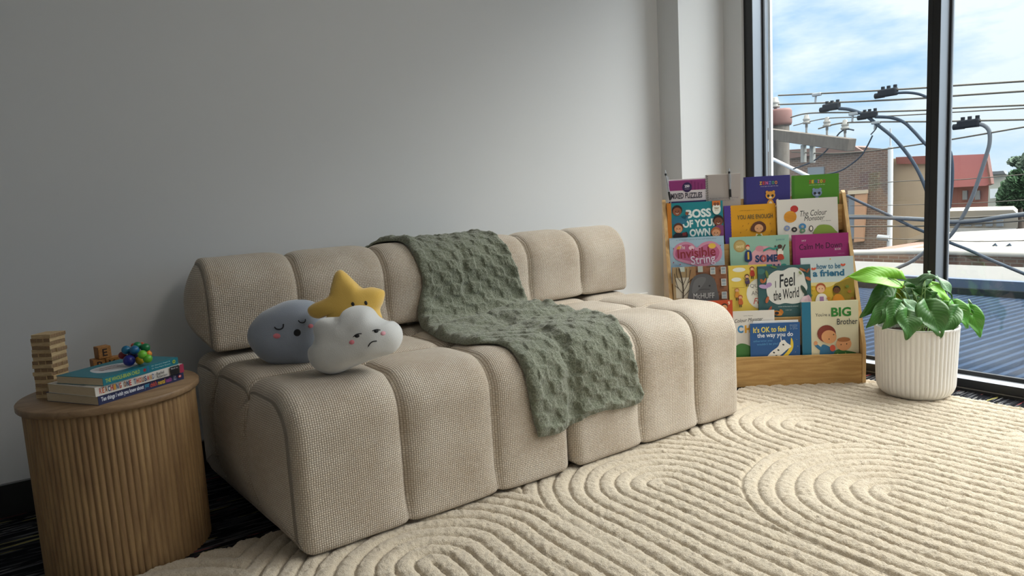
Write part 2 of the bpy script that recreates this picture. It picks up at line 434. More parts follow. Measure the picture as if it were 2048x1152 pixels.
def soft_loft(name, x0, x1, corners, xseams, yseams, rend, bulge, parent, xfun=None, rx=.085, D=.03, seamD=1.0):
    O, step = outline(corners); n = len(O)
    N = []
    for i in range(n):
        t = (O[(i+1) % n]-O[i-1]); nn = Vector((t.y, -t.x)).normalized(); N.append(nn)
    c = sum(O, Vector((0,0)))/n
    if (O[0]-c).dot(N[0]) < 0: N = [-q for q in N]
    xs = []
    m = 9
    PM = math.radians(80)
    for k in range(m): xs.append(x0+rend*(1-math.sin(PM*(1-k/m))))
    K = int((x1-x0-2*rend)/.0095)
    for k in range(K+1): xs.append(x0+rend+(x1-x0-2*rend)*k/K)
    for k in range(m-1, -1, -1): xs.append(x1-rend*(1-math.sin(PM*(1-k/m))))
    us = [x0]
    V = []; UV = []; zb = min(q.y for q in O)
    def inset(x):
        e = min(x-x0, x1-x); 
        return 0 if e >= rend else rend-math.sqrt(max(0, rend*rend-(rend-e)**2))
    for a_, b_ in zip(xs, xs[1:]): us.append(us[-1]+math.hypot(b_-a_, inset(b_)-inset(a_)))
    for kx_, x in enumerate(xs):
        ins = inset(x)
        for i, p in enumerate(O):
            nn = N[i]; disp = ins; cs_ = 0
            for s in xseams: cs_ += crease(x-s, rx, D)
            low = min(1.0, max(0.0, (p.y-zb)/.09)); disp += cs_*(.38+.62*low)
            wz = abs(nn.y)
            for s in yseams: disp += crease(p.x-s, rx, D)*wz*(1 if nn.y > 0 else 0)
            disp -= .003*noise.noise(Vector((x*6, p.x*6, p.y*6)))
            q = p-nn*disp
            V.append(Vector((x, q.x, q.y))); UV.append((us[kx_], i*step))
    F_ = []
    ns = len(xs)
    for a in range(ns-1):
        for i in range(n):
            j = (i+1) % n; F_.append((a*n+i, a*n+j, (a+1)*n+j, (a+1)*n+i))
    for side in (0, 1):
        base = 0 if side == 0 else (ns-1)*n; prev = list(range(base, base+n)); R = 22
        sg = -1 if side == 0 else 1; xe = (x0+rend*(1-math.sin(PM))) if side == 0 else (x1-rend*(1-math.sin(PM)))
        ctr = sum((Vector((V[k].y, V[k].z)) for k in prev), Vector((0,0)))/n
        b0 = [V[k].copy() for k in prev]
        for r in range(1, R+1):
            rho = 1-r/R
            if r == R:
                V.append(Vector((xe+sg*bulge, ctr.x, ctr.y))); UV.append((ctr.x, ctr.y)); cidx = len(V)-1
                dd = sum(crease(ctr.x-s, rx*.8, D*.7) for s in yseams)
                V[-1].x -= sg*dd
                for i in range(n):
                    j = (i+1) % n; f = (prev[i], prev[j], cidx); F_.append(f if side else f[::-1])
            else:
                cur = []
                for i in range(n):
                    p = b0[i]; y = ctr.x+(p.y-ctr.x)*rho; z = ctr.y+(p.z-ctr.y)*rho
                    w = 1-rho**2; dd = sum(crease(y-s, rx*.8, D*.7) for s in yseams)*min(1, (1-rho)*6)
                    V.append(Vector((xe+sg*(bulge*w-dd), y, z))); UV.append((y, z)); cur.append(len(V)-1)
                for i in range(n):
                    j = (i+1) % n; f = (prev[i], prev[j], cur[j], cur[i]); F_.append(f if side else f[::-1])
                prev = cur
    if xfun: V = [xfun(v) for v in V]
    o = link_mesh(name, V, F_, WEAVE, parent, uvs=UV)
    bm = bmesh.new(); bm.from_mesh(o.data); bmesh.ops.recalc_face_normals(bm, faces=bm.faces[:]); bm.to_mesh(o.data); bm.free()
    return o
def feet(parent, pts, inv):
    for x, y in pts:
        o = MB().lathe([(.001, .012), (.03, .012), (.03, .055), (.001, .055)], BLACKM, (x, y, 0), 16).build('foot', parent)
sofa_meshes = []
def seat_corners(top): return [(1.858, .026, .02), (1.858, top, .135), (2.86, top, .12), (2.86, .026, .03)]
def seat_left_fun(v):
    w = max(0, 1-(v.x-.46)/.30)
    v = v.copy()
    v.x += (-.092*max(0, min(1, (v.y-1.9)/.85)))*w
    return v
s1 = tag(empty('sofa_module', (.95, 2.36, 0)), 'left half of the beige tufted sofa, carrying the plush toys beside the side table', 'sofa', 'modules of the beige tufted sofa')
s2 = tag(empty('sofa_module', (1.95, 2.36, 0)), 'right half of the beige tufted sofa, the module next to the book stand', 'sofa', 'modules of the beige tufted sofa')
def rel(o, par): o.parent = par; o.matrix_parent_inverse = Matrix.Translation(par.location).inverted()
a = soft_loft('seat_cushion', .468, 1.462, seat_corners(.512), [.81, 1.145], [2.20, 2.53], .045, .034, None, seat_left_fun); rel(a, s1); sofa_meshes.append(a)
a2 = soft_loft('seat_cushion', 1.472, 2.435, seat_corners(.527), [1.825, 2.155], [2.20, 2.53], .05, .02, None); rel(a2, s2); sofa_meshes.append(a2)
for par, pts in ((s1, ((.56, 1.96), (1.38, 1.96), (.56, 2.76), (1.38, 2.76))), (s2, ((1.56, 1.96), (2.34, 1.96), (1.56, 2.76), (2.34, 2.76)))):
    for x, y in pts:
        rel(MB().lathe([(.001, .016), (.028, .016), (.028, .06), (.001, .06)], BLACKM, (x, y, 0), 16).build('foot'), par)
def back_corners(): return [(2.575, .532, .022), (2.572, .872, .15), (2.868, .872, .10), (2.868, .532, .03)]
b1, b2 = s1, s2
a = soft_loft('back_cushion', .410, 1.452, back_corners(), [.735, 1.095], [], .022, .062, None, rx=.085, D=.028); rel(a, b1); sofa_meshes.append(a)
a = soft_loft('back_cushion', 1.462, 2.455, back_corners(), [1.83, 2.15], [], .03, .03, None, rx=.085, D=.028); rel(a, b2); sofa_meshes.append(a)
for par, xs_ in ((b1, (.62, 1.26)), (b2, (1.66, 2.02))):   # fixing brackets joining bolster and seat
    for x in xs_:
        rel(MB().box((x-.05, 2.66, .485), (x+.05, 2.80, .545), mat('bracket_grey_cloth', hexc('8c877e'), .9), bev=.01).build('bracket'), par)

# ------------------------------------------------------------------ blanket
def build_blanket():
    vs = []; fs = []
    for o in sofa_meshes:
        k = len(vs); vs += [v.co.copy() for v in o.data.vertices]; fs += [tuple(k+i for i in p.vertices) for p in o.data.polygons]
    bvh = BVHTree.FromPolygons(vs, fs)
    prof = [(2.895,.60),(2.892,.78),(2.84,.865),(2.72,.89),(2.62,.852),(2.575,.76),(2.56,.64),(2.53,.56),(2.44,.525),(2.3,.525),(2.1,.53),(1.97,.515),(1.89,.465),(1.855,.38),(1.85,.25),(1.85,.08)]
    S = [0]
    for a, b in zip(prof, prof[1:]): S.append(S[-1]+math.hypot(b[0]-a[0], b[1]-a[1]))
    sp = spline([(p[0], p[1], 0) for p in prof], 24)
    L = [0]
    for a, b in zip(sp, sp[1:]): L.append(L[-1]+(b-a).length)
    smax = L[-1]
    Ls = [(0,1.20),(.15,1.12),(.27,1.095),(.375,1.18),(.455,1.222),(.589,1.237),(.68,1.258),(.76,1.23),(.85,1.205),(1.08,1.16),(1.29,1.169),(1.36,1.229),(1.42,1.258),(1.6,1.272),(1.7,1.288),(1.79,1.312)]
    Rs = [(0,1.60),(.27,1.62),(.375,1.655),(.487,1.69),(.589,1.711),(.71,1.748),(.8,1.778),(.9,1.796),(1.07,1.79),(1.17,1.825),(1.32,1.812),(1.463,1.765),(1.546,1.772),(1.655,1.802),(1.79,1.845)]
    def itp(T, s): 
        return float(np.interp(s, [t[0] for t in T], [t[1] for t in T]))
    def sm(T, s): return sum(itp(T, s+d) for d in (-.03, -.015, 0, .015, .03))/5
    NS, NW = 440, 128; s0, s1_ = .03, 1.775
    base = np.zeros((NS, NW, 3)); nor = np.zeros((NS, NW, 3)); off = np.zeros((NS, NW)); hit = np.zeros((NS, NW))
    for a in range(NS):
        sC = s0+(s1_-s0)*a/(NS-1)
        for b in range(NW):
            w = b/(NW-1)
            s = min(sC - .03*w*max(0, (sC-1.5)/.27) + .012*math.sin(w*9)*max(0, (sC-1.6)/.17), smax-.001)
            s_ = s
            i = int(np.searchsorted(L, s_))-1; i = max(0, min(i, len(sp)-2)); t = (s_-L[i])/(L[i+1]-L[i])
            p = sp[i].lerp(sp[i+1], t); d = (sp[min(i+3, len(sp)-1)]-sp[max(i-2, 0)]).normalized()
            nn = Vector((0, d.y, -d.x)); nn.normalize()
            # outward: on the front face normal must be -Y, on top +Z
            if nn.dot(Vector((0, -1, 1))) < 0 and sC > .3: nn = -nn
            if sC <= .3 and nn.dot(Vector((0, 1, .6))) < 0: nn = -nn
            xl, xr = sm(Ls, s_), sm(Rs, s_); x = xl+(xr-xl)*w
            P0 = Vector((x, p.x, p.y)); org = P0+nn*.2
            h = bvh.ray_cast(org, -nn, .32)
            hd = .2-h[3] if h[0] is not None else -.1
            base[a, b] = P0; nor[a, b] = nn; hit[a, b] = hd
    hit = np.clip(hit, -.03, .08)
    off = hit.copy()
    for _ in range(40):
        off[1:-1] = (off[:-2]+off[1:-1]+off[2:])/3; off[:, 1:-1] = (off[:, :-2]+off[:, 1:-1]+off[:, 2:])/3
    off = np.maximum(off, hit)
    for _ in range(3):
        off[1:-1] = (off[:-2]+off[1:-1]+off[2:])/3; off[:, 1:-1] = (off[:, :-2]+off[:, 1:-1]+off[:, 2:])/3
    off = np.maximum(off, hit)+.011
    ss = np.linspace(s0, s1_, NS)[:, None]; ww = np.linspace(0, 1, NW)[None, :]
    # wrinkles where the throw gathers on the seat, and a rolled left border
    g = np.exp(-((ss-.98)/.2)**2)
    fold = g*(.006*np.sin((ww*7+ss*30)*1.0)+.008*np.sin(ww*3.1*PI-ss*22+1)+.012)
    for c, sc_, am in ((.82, .025, .014), (.93, .03, .012), (1.06, .035, .012), (1.17, .03, .009)):
        fold += am*np.exp(-((ss-c-.12*(ww-.5)-.03*np.sin(ww*5+c*9))/sc_)**2)
    fold += .016*np.exp(-((ww-.05)/.06)**2)*(.6+.4*np.sin(ss*17))
    fold += .010*np.exp(-((ww-.97)/.05)**2)
    fold += .003*np.sin(ss*9+ww*4)*np.sin(ww*6)
    cs = .052
    wid = .55
    dist = np.cumsum(np.full(NS, (s1_-s0)/(NS-1)))[:, None]
    U = ww*wid/cs+.08*np.sin(ss*21); Vv = dist/cs+.10*np.sin(ww*11)
    ch = np.sin(PI*U)*np.sin(PI*Vv); ck = np.clip(ch*4.5, -1, 1)
    r1 = rng.standard_normal((NS, NW))
    def blur(a, k):
        for _ in range(k): a = (a+np.roll(a, 1, 0)+np.roll(a, -1, 0)+np.roll(a, 1, 1)+np.roll(a, -1, 1))/5
        return a/a.std()
    relief = .0037*ck+blur(r1, 1)*.0007*(1+.5*ck)+blur(rng.standard_normal((NS, NW)), 3)*.0004*(1+.6*ck)
    topo = off+fold+relief
    edge = np.minimum(np.minimum(ww, 1-ww)*wid, np.minimum(ss-s0, s1_-ss))
    rnd = np.sqrt(np.clip(1-(1-np.clip(edge/.016, 0, 1))**2, 0, 1))
    th = .018*rnd
    low = np.minimum(off-.004, topo-.004)
    topo = low+.004+(topo-low-.004)*rnd+th*.4
    # bottom hem roll
    topo += .010*np.exp(-((ss-(s1_-.03))/.018)**2)*np.ones_like(ww)
    top = base+nor*topo[..., None]; bot = base+nor*low[..., None]
    jit = blur(rng.standard_normal((NS, NW)), 2)*.0012
    top[..., 0] += jit
    V = np.concatenate([top.reshape(-1, 3), bot.reshape(-1, 3)]); idx = np.arange(NS*NW).reshape(NS, NW); k = NS*NW
    fcs = []
    for a in range(NS-1):
        for b in range(NW-1):
            q = (int(idx[a, b]), int(idx[a, b+1]), int(idx[a+1, b+1]), int(idx[a+1, b])); fcs.append(q); fcs.append(tuple(k+i for i in q[::-1]))
    for a in range(NS-1):
        for b, fl in ((0, 1), (NW-1, 0)):
            p, q = int(idx[a, b]), int(idx[a+1, b]); f = (p, q, q+k, p+k); fcs.append(f if fl else f[::-1])
    for b in range(NW-1):
        for a, fl in ((0, 0), (NS-1, 1)):
            p, q = int(idx[a, b]), int(idx[a, b+1]); f = (p, q, q+k, p+k); fcs.append(f if fl else f[::-1])
    o = link_mesh('blanket', V, fcs, FLEECE)
    bm = bmesh.new(); bm.from_mesh(o.data); bmesh.ops.recalc_face_normals(bm, faces=bm.faces[:]); bm.to_mesh(o.data); bm.free()
    tag(o, 'sage green checkered fleece blanket draped over the beige sofa', 'blanket')
build_blanket()

# ------------------------------------------------------------------ plush toys
def plush(name, outl, cpx, D, T, m, label, feats, tilt=0.0, grp='plush toys on the sofa', flat=3.2):
    """outl: outline pixels; inflated cushion whose mid plane faces the room at distance D"""
    c = Pd(cpx[0], cpx[1], D)
    fx = CR; fy = (CU*math.cos(tilt)-CF*math.sin(tilt)*-1).normalized() if tilt else CU
    fn = fx.cross(fy)           # towards the camera side
    if fn.dot(CF) > 0: fn = -fn
    s = D/F
    P2 = [Vector(((x-cpx[0])*s, -(y-cpx[1])*s, 0)) for x, y in outl]
    P2 = spline(P2, 9, closed=True); n = len(P2); R = 26
    V = []; Fc = []
    hh = lambda r: T*(max(0, 1-r**flat))**.5
    rr = [math.sin(PI/2*k/R) for k in range(R+1)]      # denser at the rim
    def wrinkle(x, y): return .0035*noise.noise(Vector((x*22, y*22, T*50)))
    kk = n//7; S2 = [sum((P2[(i+q) % n] for q in range(-kk, kk+1)), Vector((0,0,0)))/(2*kk+1) for i in range(n)]
    sc_ = sum(q.length for q in P2)/sum(q.length for q in S2); S2 = [q*sc_ for q in S2]
    bl = lambda i, r: (S2[i]*(1-r**2.2)+P2[i]*r**2.2)*r
    for side in (1, -1):
        V.append(c+fn*side*(T))
        for r in rr[1:]:
            if side == -1 and r == 1.0: break
            for i in range(n):
                h = hh(r); q = bl(i, r)
                V.append(c+fx*q.x+fy*q.y+fn*side*(h+wrinkle(q.x, q.y)*min(1, h/T*2)))
    ring = lambda k: 1+(k-1)*n
    for i in range(n):
        j = (i+1) % n; Fc.append((0, ring(1)+i, ring(1)+j))
        for k in range(1, R): Fc.append((ring(k)+i, ring(k+1)+i, ring(k+1)+j, ring(k)+j))
    b0 = 1+R*n; bring = lambda k: b0+1+(k-1)*n if k < R else ring(R)
    for i in range(n):
        j = (i+1) % n; Fc.append((b0, bring(1)+j, bring(1)+i))
        for k in range(1, R): Fc.append((bring(k)+j, bring(k+1)+j, bring(k+1)+i, bring(k)+i))
    t = tag(empty(name, c), label, 'plush toy', grp)
    body = link_mesh('body', [v-c for v in V], Fc, m, t)
    def rad_of(L_):
        aa = sorted((math.atan2(q.y, q.x), q.length) for q in L_); return [a for a, _ in aa], [b for _, b in aa]
    A1, R1 = rad_of(P2); A2, R2 = rad_of(S2)
    def height(x, y):
        a = math.atan2(y, x); ro = float(np.interp(a, A1, R1, period=2*PI)); ri = float(np.interp(a, A2, R2, period=2*PI)); L_ = math.hypot(x, y)
        lo, hi = 0.0, 1.0
        for _ in range(18):
            md = (lo+hi)/2
            if md*(ri*(1-md**2.2)+ro*md**2.2) < L_: lo = md
            else: hi = md
        return hh(min(lo, .995))
    def surf(x, y, e=.0015): return fx*x+fy*y+fn*(height(x, y)+wrinkle(x, y)+e)
    def unpix(px_, py_):
        h = T
        for _ in range(3):
            p = Pd(px_, py_, D-h)-c; x, y = p.dot(fx), p.dot(fy); h = height(x, y)
        return x, y
    for kind, mt, pts, w in feats:
        L_ = [unpix(x, y) for x, y in pts]
        if kind in ('line', 'mouth_line', 'eye_line'):
            sp_ = spline([(x, y, 0) for x, y in L_], 8); mb = MB()
            pp = [surf(p.x, p.y, .001) for p in sp_]
            mb.tube(pp, w*s/2, mt, 6); mb.build('embroidered_mouth' if kind == 'mouth_line' else 'embroidered_eye', t)
        else:
            (cx, cy), (rx, ry) = L_[0], (pts[1][0]*s, pts[1][1]*s) if False else (w[0]*s, w[1]*s)
            vs = [surf(cx, cy, .003)]; N_ = 20
            for q in (.5, 1.0):
                for k in range(N_):
                    a_ = 2*PI*k/N_; x_ = rx*q*math.cos(a_); y_ = ry*q*math.sin(a_); ro = w[2] if len(w) > 2 else 0
                    vs.append(surf(cx+x_*math.cos(ro)-y_*math.sin(ro), cy+x_*math.sin(ro)+y_*math.cos(ro), .003 if q < 1 else .0005))
            fcs = [(0, 1+k, 1+(k+1) % N_) for k in range(N_)]+[(1+k, 1+N_+k, 1+N_+(k+1) % N_, 1+(k+1) % N_) for k in range(N_)]
            link_mesh({'eye': 'embroidered_eye', 'cheek': 'embroidered_cheek', 'mouth': 'embroidered_mouth'}[kind], vs, fcs, mt, t)
    return t
THREAD = mat('black_thread', hexc('131418'), .7); PINK = mat('pink_thread', hexc('d9808c'), .8); PALEP = mat('pale_pink_thread', hexc('e3a8b4'), .8)
# grey-blue round face (crops: scale 3.388 from 360,440)
def Z1(x, y): return (360+x/3.388, 440+y/3.388)
o1 = [Z1(*p) for p in ((475,790),(490,715),(560,630),(650,580),(740,545),(840,540),(910,560),(960,620),(990,720),(1000,830),(980,930),(900,985),(740,990),(640,975),(560,930),(500,860))]
plush('plush_toy', o1, Z1(735, 770), 2.33, .105, m_plush('blue_grey_plush', '9aa3b2'),
      'round blue-grey plush face with closed eyes leaning on the backrest',
      [('eye_line', THREAD, [Z1(641,725), Z1(655,738), Z1(680,740), Z1(698,728), Z1(702,704)], 2.4),
       ('eye_line', THREAD, [Z1(803,680), Z1(815,693), Z1(835,696), Z1(848,688), Z1(850,672)], 2.0),
       ('mouth', THREAD, [Z1(794, 764)], (6.6, 6.8)), ('cheek', PINK, [Z1(656,786)], (7, 5)), ('cheek', PINK, [Z1(884,719)], (4, 4))])
o2 = [Z1(*p) for p in ((866,605),(900,570),(960,545),(1015,515),(1030,440),(1050,365),(1085,338),(1125,360),(1175,410),(1230,460),(1300,455),(1370,472),(1388,500),(1375,560),(1355,610),(1372,680),(1340,740),(1290,750),(1230,720),(1150,700),(1090,700),(1040,730),(1000,735),(985,700),(1000,650),(940,668),(885,650))]
plush('plush_toy', o2, Z1(1180, 575), 2.22, .052, m_plush('yellow_plush', 'f0c766'), 'yellow star plush peeking over the white cloud plush',
      [('eye', THREAD, [Z1(1172,570)], (3.2, 4.2, .3)), ('eye', THREAD, [Z1(1260,562)], (2.8, 4.4, .3))], flat=2.4)
o3 = [Z1(*p) for p in ((875,915),(880,870),(915,830),(925,790),(912,730),(930,690),(985,662),(1090,652),(1120,610),(1180,582),(1250,580),(1300,600),(1345,655),(1400,682),(1450,688),(1495,730),(1508,790),(1490,850),(1440,900),(1330,935),(1200,985),(1080,1035),(1000,1040),(930,1010),(890,965))]
plush('plush_toy', o3, Z1(1190, 830), 2.095, .088, m_plush('white_plush', 'd9dad9'), 'white cloud plush with a frown, in front of the star',
      [('eye_line', THREAD, [Z1(1175,792), Z1(1190,778), Z1(1210,771), Z1(1232,770)], 1.7), ('eye', THREAD, [Z1(1200,785)], (4.6, 3.6)),
       ('eye_line', THREAD, [Z1(1302,752), Z1(1320,744), Z1(1340,742), Z1(1358,746)], 1.5), ('eye', THREAD, [Z1(1329,753)], (4.2, 3.4)),
       ('mouth_line', THREAD, [Z1(1278,856), Z1(1288,838), Z1(1308,823), Z1(1334,820)], 2.2),
       ('cheek', PINK, [Z1(1165,828)], (5.2, 4.4, .3)), ('cheek', PALEP, [Z1(1376,768)], (4.6, 4.2))], flat=3.6)

# ================================================================== SIDE TABLE
TC = Vector((.0755, 2.358, 0)); TZ = .515
tb = tag(empty('side_table', TC), 'round oak drum side table with fluted sides left of the sofa', 'side table')
MB().lathe([(.001, TZ-.020), (.2405, TZ-.020), (.243, TZ-.017), (.243, TZ-.003), (.240, TZ), (.001, TZ)], OAKTOP, n=120).build('table_top', tb)
NR = 84; NA = NR*10
def flute(a): 
    t = (a*NR/(2*PI)) % 1; return 1+.022*(abs(math.sin(PI*t))**.6)-.018
MB().lathe([(.2285, .0), (.2285, .003), (.2285, TZ-.019)], OAK, n=NA, rad=lambda a, z: flute(a)).build('fluted_drum', tb)
MB().lathe([(.001, .002), (.222, .002), (.222, .03)], OAK, n=60).build('base_disc', tb)
def Q(x, y): return (x/4.876, 640+y/4.876)

# stacking block tower
BW = m_wood('tower_block_wood', 'cdb48c', 'b39870', (5, 25, 25), 2, .6); BE = m_wood('tower_block_end_grain', '9a7f60', '7f6448', (30, 30, 30), 2, .7)
K0 = Pz(112, 796, TZ); al_ = math.radians(38)
ux = Vector((-math.cos(al_), math.sin(al_), 0)); uy = Vector((math.sin(al_), math.cos(al_), 0))
LB = .061; WB = LB/3; HB = .01122
def block_mesh():
    bm = bmesh.new(); bmesh.ops.create_cube(bm, size=1)
    for v in bm.verts: v.co = Vector((v.co.x*LB, v.co.y*(WB-.0006), v.co.z*(HB-.0003)))
    bmesh.ops.bevel(bm, geom=bm.edges[:], offset=.0006, segments=1, affect='EDGES')
    me = bpy.data.meshes.new('tower_block'); bm.to_mesh(me); bm.free(); me.materials.append(BW); me.materials.append(BE)
    for p in me.polygons: p.material_index = 1 if abs(p.normal.x) > .9 else 0
    return me
bme = block_mesh(); tones = [bme]
words = ['topmost', 'second', 'third', 'fourth', 'fifth', 'sixth', 'seventh', 'eighth', 'ninth', 'tenth', 'eleventh', 'twelfth', 'thirteenth', 'fourteenth', 'fifteenth', 'sixteenth', 'seventeenth', 'bottom']
NL = 17; angL = math.atan2(ux.y, ux.x)
cen = K0+ux*LB/2+uy*LB/2
for k in range(NL):
    lay = NL-1-k; along = (lay % 2 == 0)   # top layer: long side on the left face
    jit = random.uniform(-.0018, .0018); j2 = random.uniform(-.0015, .0015)
    lean = ux*(.0006*k if k < 12 else .0009*k)
    for q in (-1, 0, 1):
        o = bpy.data.objects.new('tower_block', bme); col.objects.link(o)
        if along: p = cen+uy*WB*q+ux*random.uniform(-.0025, .0025); rz = angL; nm = {-1: 'front', 0: 'middle', 1: 'rear'}[q]
        else: p = cen+ux*WB*q+uy*random.uniform(-.0025, .0025); rz = angL+PI/2; nm = {-1: 'right-hand', 0: 'middle', 1: 'left-hand'}[q]
        o.location = Vector((p.x, p.y, TZ+HB*(k+.5)))+ux*jit+uy*j2-lean*.55; o.rotation_euler = (0, 0, rz+random.uniform(-.01, .01))
        w = 'topmost' if lay == 0 else ('lowest' if k == 0 else words[lay])
        tag(o, f'pale wooden block, {nm} of the {w} layer of the block tower', 'toy block', 'blocks of the tower on the side table')

# small letter cubes
CUBE = m_wood('brown_letter_cube', 'a9783f', '8a5c2e', (20, 20, 20), 2, .6); INK = mat('burnt_letter_ink', hexc('2c1a0e'), .8)
def text_mesh(s, bold=0.0, shear=0.0):
    cu = bpy.data.curves.new('t', 'FONT'); cu.body = s; cu.offset = bold; cu.shear = shear; cu.resolution_u = 3; cu.fill_mode = 'FRONT' if hasattr(cu, 'fill_mode') else cu.fill_mode
    o = bpy.data.objects.new('t', cu); me = bpy.data.meshes.new_from_object(o)
    vs = [v.co.copy() for v in me.vertices]; fs = [tuple(p.vertices) for p in me.polygons]
    bpy.data.objects.remove(o); bpy.data.curves.remove(cu); bpy.data.meshes.remove(me)
    return vs, fs
def letter_cube(px, py, z, s, rz, letters, label):
    c = Pz(px, py, z) if isinstance(px, (int, float)) else px
    t = tag(empty('letter_cube', (c.x, c.y, z), rz), label, 'toy block', 'brown letter cubes behind the books')
    MB().box((-s/2, -s/2, 0), (s/2, s/2, s), CUBE, bev=.002).build('body', t)
    for k, L_ in enumerate(letters):
        vs, fs = text_mesh(L_, .02); xs_ = [v.x for v in vs]; ys_ = [v.y for v in vs]
        w, h = max(xs_)-min(xs_), max(ys_)-min(ys_); f = s*.62/max(w, h)
        R_ = Matrix.Rotation((-PI/2 if k == 0 else 0)+(0), 4, 'Z') if False else Matrix.Rotation(k*PI/2, 4, 'Z')
        vv = [R_ @ Vector(((v.x-min(xs_)-w/2)*f, -s/2-.0003, s/2+(v.y-min(ys_)-h/2)*f)) for v in vs]
        link_mesh('letter', vv, fs, INK, t, smooth=False)
S_ = .038
cT = Pz(207, 692, TZ+3*S_); dv_ = Vector((cT.x-TC.x, cT.y-TC.y)); rr_ = min(dv_.length, .205)
cT = Vector((TC.x+dv_.x/dv_.length*rr_, TC.y+dv_.y/dv_.length*rr_, 0)); rd_ = Vector((math.cos(-.05), math.sin(-.05), 0))
for off_, lv, rz_, lt, lb_ in ((-1.50, 0, .1, 'AM', 'brown letter cube at the left end of the lowest row of the small pile'), (-.02, 0, .02, 'TC', 'brown letter cube in the middle of the lowest row of the small pile'),
        (1.04, 0, -.04, 'DG', 'brown letter cube at the right end of the lowest row of the small pile'), (-.53, 1, .22, 'BR', 'brown letter cube, left one of the pair under the top cube'),
        (.55, 1, -.06, 'KC', 'brown letter cube, right one of the pair under the top cube'), (-.12, 2, .30, 'ES', 'brown letter cube on the very top of the small pile')):
    letter_cube(cT+rd_*S_*off_, 0, TZ+(S_+.0004)*lv, S_, rz_, lt, lb_)

# ------------------------------------------------------------------ books: covers with printed art
class Art:
    """printed cover: x to the right and y down from the top-left, both in units of the cover width"""
    def __init__(s, W, H): s.W = W; s.H = H; s.mb = MB(); s.l = 1
    def _add(s, pts, fs, m):
        y = -.00022*s.l; pad = getattr(s, 'pad', 0)
        pts = [(min(1.0, max(-pad, p[0])), min(s.H/s.W, max(0.0, p[1]))) for p in pts]
        s.mb.raw([Vector((p[0]*s.W, y, s.H-p[1]*s.W)) for p in pts], fs, m); s.l += 1
    def poly(s, pts, h):
        k = len(pts); s._add(pts, [tuple(range(k))], paint(h)) if k <= 4 else s._fan(pts, h)
    def _fan(s, pts, h):
        bm = bmesh.new(); vs = [bm.verts.new((p[0], p[1], 0)) for p in pts]; f = bm.faces.new(vs)
        r = bmesh.ops.triangulate(bm, faces=[f]); bm.verts.index_update()
        s._add([(v.co.x, v.co.y) for v in bm.verts], [tuple(v.index for v in f.verts) for f in bm.faces], paint(h)); bm.free()
    def rect(s, x0, y0, x1, y1, h): s.poly([(x0,y0),(x1,y0),(x1,y1),(x0,y1)], h)
    def ell(s, cx, cy, rx, ry, h, rot=0, a0=0, a1=2*PI):
        n = 22; P_ = []
        for k in range(n):
            a = a0+(a1-a0)*k/(n-1 if a1-a0 < 6.2 else n); x, y = rx*math.cos(a), ry*math.sin(a)
            P_.append((cx+x*math.cos(rot)-y*math.sin(rot), cy+x*math.sin(rot)+y*math.cos(rot)))
        s._add(P_, [tuple(range(n))], paint(h))
    def blob(s, pts, h): s._fan([(p.x, p.y) for p in spline([(a, b, 0) for a, b in pts], 5, True)], h)
    def line(s, pts, w, h, sm=True):
        P_ = spline([(a, b, 0) for a, b in pts], 5) if sm and len(pts) > 2 else [Vector((a, b, 0)) for a, b in pts]
        vs = []; 
        for i, p in enumerate(P_):
            d = (P_[min(i+1, len(P_)-1)]-P_[max(i-1, 0)]).normalized(); q = Vector((-d.y, d.x, 0))*w/2
            vs += [(p.x+q.x, p.y+q.y), (p.x-q.x, p.y-q.y)]
        s._add(vs, [(2*i, 2*i+1, 2*i+3, 2*i+2) for i in range(len(P_)-1)], paint(h))
    def text(s, t, x0, y0, x1, y1, h, bold=.0, shear=0, rot=0):
        vs, fs = text_mesh(t, bold, shear); X_ = [v.x for v in vs]; Y_ = [v.y for v in vs]
        w, hh = max(X_)-min(X_), max(Y_)-min(Y_); cx, cy = (x0+x1)/2, (y0+y1)/2; P_ = []
        for v in vs:
            a = ((v.x-min(X_))/w-.5)*(x1-x0); b = -((v.y-min(Y_))/hh-.5)*(y1-y0)
            P_.append((cx+a*math.cos(rot)-b*math.sin(rot), cy+a*math.sin(rot)+b*math.cos(rot)))
        s._add(P_, fs, paint(h))
    def face(s, cx, cy, r, skin, hair, smile=True):
        s.ell(cx, cy-.18*r, 1.12*r, 1.1*r, hair); s.ell(cx, cy+.12*r, .92*r, .9*r, skin)
        s.ell(cx-.33*r, cy+.05*r, .09*r, .12*r, '2a1a14'); s.ell(cx+.33*r, cy+.05*r, .09*r, .12*r, '2a1a14')
        if smile: s.line([(cx-.3*r, cy+.42*r), (cx, cy+.6*r), (cx+.3*r, cy+.42*r)], .09*r, 'e9e2da')

